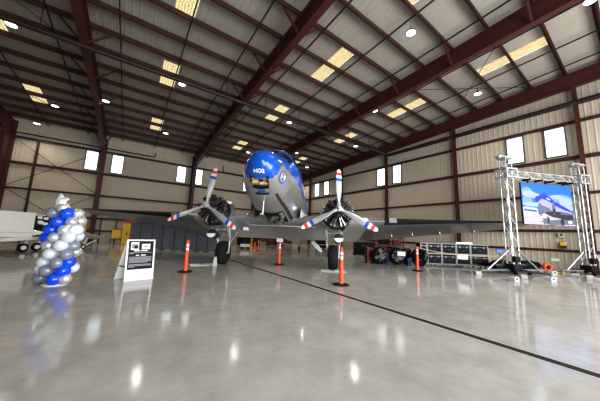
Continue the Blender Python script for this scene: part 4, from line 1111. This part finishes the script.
# ------------------------------------------------------------------ deep background, right: containers, red rack, yellow ladder
for i, (z, lab) in enumerate(((0.08, 'lower black container left of the wrapped bundles'), (0.62, 'upper black container left of the wrapped bundles'))):
    crate(16.6, 13.95, z, 1.7, .8, .50, -42, M['case'], lab, 'black_container', 'container')
t = thing('steel_rack', 'rust red steel rack standing behind the black bundles', 'rack', (18.7, 13.0, 0), R(-40))
for x in (-1.1, 1.1):
    for y in (-.4, .4): s = MB(); s.box((x, y, .85), (.08, .08, 1.7)); s.build('post', M['redlid'], t)
for z in (.35, .95, 1.55):
    s = MB()
    for y in (-.4, .4): s.box((0, y, z), (2.2, .05, .10))
    for x in (-1.0, -.5, 0, .5, 1.0): s.box((x, 0, z+.03), (.08, .8, .03))
    s.build('shelf', M['redlid'], t)
for i, (x, z, sx_) in enumerate(((-.6, .40, .7), (.3, .40, .6), (-.4, 1.0, .9), (.6, 1.0, .5))):
    c_ = Vector((18.7, 13.0, 0))+Matrix.Rotation(R(-40), 3, 'Z') @ Vector((x, 0, 0))
    crate(c_.x, c_.y, z+.025, sx_, .5, .42, -40, (M['redlid'], M['case'], M['case'], M['redlid'])[i], ('dark red box low left on the rust red rack', 'black box low right on the rust red rack', 'black box on the middle shelf of the red rack', 'dark red box on the middle shelf of the red rack')[i], 'storage_box', 'box')
t = thing('yellow_ladder', 'yellow ladder lying flat along the top of the red rack', 'ladder', (18.4, 13.0, 1.70), R(-40))
for y in (-.2, .2): s = MB(); s.box((-.1, y, .05), (3.1, .05, .09)); s.build('rail', M['yellow'], t)
s = MB()
for i in range(9): s.tube([(-1.4+i*.33, -.2, .05), (-1.4+i*.33, .2, .05)], .018, 6)
s.build('rung', M['yellow'], t)
# far floor things seen under the belly
t = thing('blue_cart', 'small blue and white utility cart parked far under the wing', 'cart', (9.2, 21.9, 0), R(-25))
s = MB(); s.box((0, 0, .38), (.85, .5, .26)); s.build('body', M['white'], t); s = MB(); s.prism([(-.4, .5), (.4, .5), (.28, .78), (-.3, .78)], 1, -.24, .24); s.build('top', M['toolblue'], t)
for x in (-.28, .28):
    for y in (-.24, .24): s = MB(); s.lathe([(.03, -.04), (.13, -.04), (.13, .04), (.03, .04)], (x, y, .13), (0, 1, 0), 12); s.build('wheel', M['rubber'], t)
t = thing('yellow_bollard', 'short yellow bollard far behind the blue cart', 'bollard', (10.9, 24.3, 0))
s = MB(); s.lathe([(.16, 0), (.16, .04), (.09, .05), (.09, .9), (.05, .95)], (0, 0, 0), (0, 0, 1), 12); s.build('post', M['yellow'], t); s = MB(); s.lathe([(.092, .6), (.092, .7)], (0, 0, 0), (0, 0, 1), 12); s.build('band', M['black'], t)
t = thing('traffic_cone', 'small orange traffic cone between the yellow bollard and far post', 'traffic cone', (10.5, 22.6, 0))
s = MB(); s.lathe([(.15, .03), (.10, .35), (.085, .45), (.03, .72)], (0, 0, 0), (0, 0, 1), 14); s.build('cone', M['orange'], t); s = MB(); s.box((0, 0, .015), (.38, .38, .03)); s.build('base', M['orange'], t)
t = thing('red_work_bench', 'long low red work bench against the far back wall', 'bench', (14.1, 26.0, 0), R(-8))
s = MB(); s.box((0, 0, .75), (3.2, .8, .35)); s.build('drawer_body', M['redlid'], t)
s = MB(); s.box((0, 0, .95), (3.3, .85, .05)); s.build('bench_top', M['black'], t)
for x in (-1.5, 1.5):
    for y in (-.3, .3): s = MB(); s.box((x, y, .29), (.08, .08, .58)); s.build('leg', M['black'], t)
for x in (-1.0, 0, 1.0): s = MB(); s.box((x, -.41, .78), (.9, .02, .2)); d = s.build('drawer', M['redlid'], t); s = MB(); s.box((x, -.43, .82), (.5, .02, .02)); s.build('handle', M['chrome'], d)
for i, (x, y, a, c_) in enumerate(((11.7, 28.6, 0, 'black'), (13.2, 28.9, 0, 'brown'), (15.8, 28.8, 0, 'black'), (17.6, 27.9, -30, 'brown'), (19.6, 23.2, -80, 'black'))):
    t = thing('tool_cabinet', 'dark tool cabinet by the far wall, '+('leftmost, above the far orange post', 'brown, second from the left', 'behind the red work bench', 'brown, behind the tail wheel', 'by the right wall behind the gear')[i], 'cabinet', (x, y, 0), R(a), 'dark cabinets along the far wall')
    s = MB(); s.box((0, 0, .78), (1.35, .6, 1.4)); s.build('body', M[c_], t)
    for z in (.3, .62, .94, 1.26): s = MB(); s.box((0, -.31, z), (1.25, .02, .27)); d = s.build('drawer', M[c_], t); s = MB(); s.box((0, -.33, z+.09), (.8, .02, .02)); s.build('handle', M['edge'], d)
    for q in (-.5, .5): s = MB(); s.lathe([(.08, -.2), (.08, .2)], (q, 0, .08), (0, 1, 0), 10); s.build('caster', M['rubber'], t)
# wheel chocks: white bars on the floor at the main wheels
def chock(x, y, a, lab, first=[None]):
    if first[0] is None:
        t = first[0] = thing('wheel_chock_frame', lab, 'wheel chock', (x, y, 0), R(a), 'white chock frames at the main wheels')
        for q in (-.22, .22): s = MB(); s.box((0, q, .02), (1.1, .03, .03)); s.build('bar', M['ballast'], t)
        s = MB(); s.box((.0, 0, .02), (.05, .44, .03)); s.build('cross_link', M['rope'], t)
    else: dup(first[0], (x, y, 0), R(a), lab)
chock(3.05, 12.15, -3, 'white chock frame beside the left main wheel'); chock(7.75, 8.25, -38, 'white chock frame in front of the right main wheel')
t = thing('white_stand_block', 'white block standing on the floor against the left main wheel', 'block', (3.5, 11.75, 0), R(-20))
s = MB(); s.prism([(-.10, 0), (.10, 0), (.06, .38), (-.06, .38)], 1, -.08, .08); s.build('block', M['ballast'], t); s = MB(); s.box((0, 0, .395), (.12, .14, .03)); s.build('cap', M['rope'], t)
# things on and by the right wall
t = thing('alarm_box', 'small yellow and brown alarm box on right wall between the towers', 'wall box', (W-0.13, 2.98, 1.32), R(-90))
s = MB(); s.box((0, 0.02, .10), (.28, .20, .18)); s.build('base', M['brown'], t); s = MB(); s.box((0, 0.02, .29), (.2, .20, .2)); s.build('cover', M['yellow'], t); s = MB(); s.box((.12, 0, .33), (.07, .15, .10)); s.build('lamp', M['white'], t)
t = thing('outlet_box', 'small grey outlet box on right wall above the alarm box', 'outlet', (W-0.10, 3.0, 2.0), R(-90))
s = MB(); s.box((0, 0, .13), (.28, .10, .30)); s.build('body', mat('outlet_grey', (.5, .48, .43), .5), t); s = MB(); s.box((0, -.055, .16), (.1, .01, .14)); s.build('socket', M['frame'], t)
s = MB(); s.box((0, 0, 0), (.38, .012, .18)); o = s.build('paper_notice', M['paper']); o.location = (W-0.03, 3.4, .62); o.rotation_euler = (0, 0, R(-90)); tag(o, 'white paper notice taped low on the right wall', 'notice')
for (x, y, l_, r_, a, lab) in ((18.0, 5.0, 1.5, .28, -20, 'black soft bag lying behind the left tower base'), (19.75, 4.3, 1.7, .28, -28, 'long black soft bag lying by the right wall')):
    t = thing('soft_bag', lab, 'bag', (x, y, 0), R(a), 'black soft bags behind the screen tower')
    s = MB(); n = 16; rings = []
    for q, f in ((-1, .3), (-.95, .7), (-.7, .95), (0, 1), (.6, .92), (.92, .75), (1, .3)):
        rings.append([Vector((q*l_/2, r_*f*math.cos(2*PI*k/n), max(0.01, r_*.95+r_*f*math.sin(2*PI*k/n)))) for k in range(n)])
    s.loft(rings); s.build('bag_body', M['plastic'], t)
    s = MB(); s.tube([(-.3, -r_*.9, r_), (-.25, -r_*.75, r_*1.8), (0, -.1, r_*2.1), (.25, -r_*.75, r_*1.8), (.3, -r_*.9, r_)], .025, 6); s.build('strap', M['black'], t)
t = thing('orange_cable_reel', 'bright orange hose coil beside the long black bag', 'hose coil', (20.2, 3.5, 0), R(-40))
s = MB()
for j in range(3):
    s.tube([Vector((.17*math.cos(k*PI/12), -.08+j*.08, .225+.17*math.sin(k*PI/12))) for k in range(25)], .05, 8)
s.build('coil', M['orange'], t); s = MB(); s.lathe([(.05, -.15), (.05, .15)], (0, 0, .225), (0, 1, 0), 10); s.build('hub', M['black'], t)
t = thing('yellow_cable_ramp', 'yellow and black cable ramp on floor left of the right tower', 'cable ramp', (19.6, 3.1, 0), R(-25))
s = MB(); s.prism([(-.2, 0), (.2, 0), (.12, .07), (-.12, .07)], 0, -.5, .5); s.build('ramp', mat('ramp_ochre', (.50, .26, .02), .6), t); s = MB(); s.prism([(-.06, .07), (.06, .07), (.06, .085), (-.06, .085)], 0, -.5, .5); s.build('lid', M['black'], t)
t = thing('laptop_monitor', 'small lit blue monitor on a stand behind the left tower', 'monitor', (18.9, 5.3, 0), R(-60))
s = MB(); s.box((0, 0, 1.02), (.36, .04, .24)); s.build('bezel', M['black'], t); s = MB(); s.box((0, -.022, 1.02), (.32, .006, .20)); s.build('screen', sm_('monitor', (.10, .25, .75), .9), t)
s = MB(); s.tube([(0, .03, .03), (0, .03, .9)], .025, 8); s.box((0, .03, .02), (.4, .4, .03)); s.build('stand', M['black'], t)
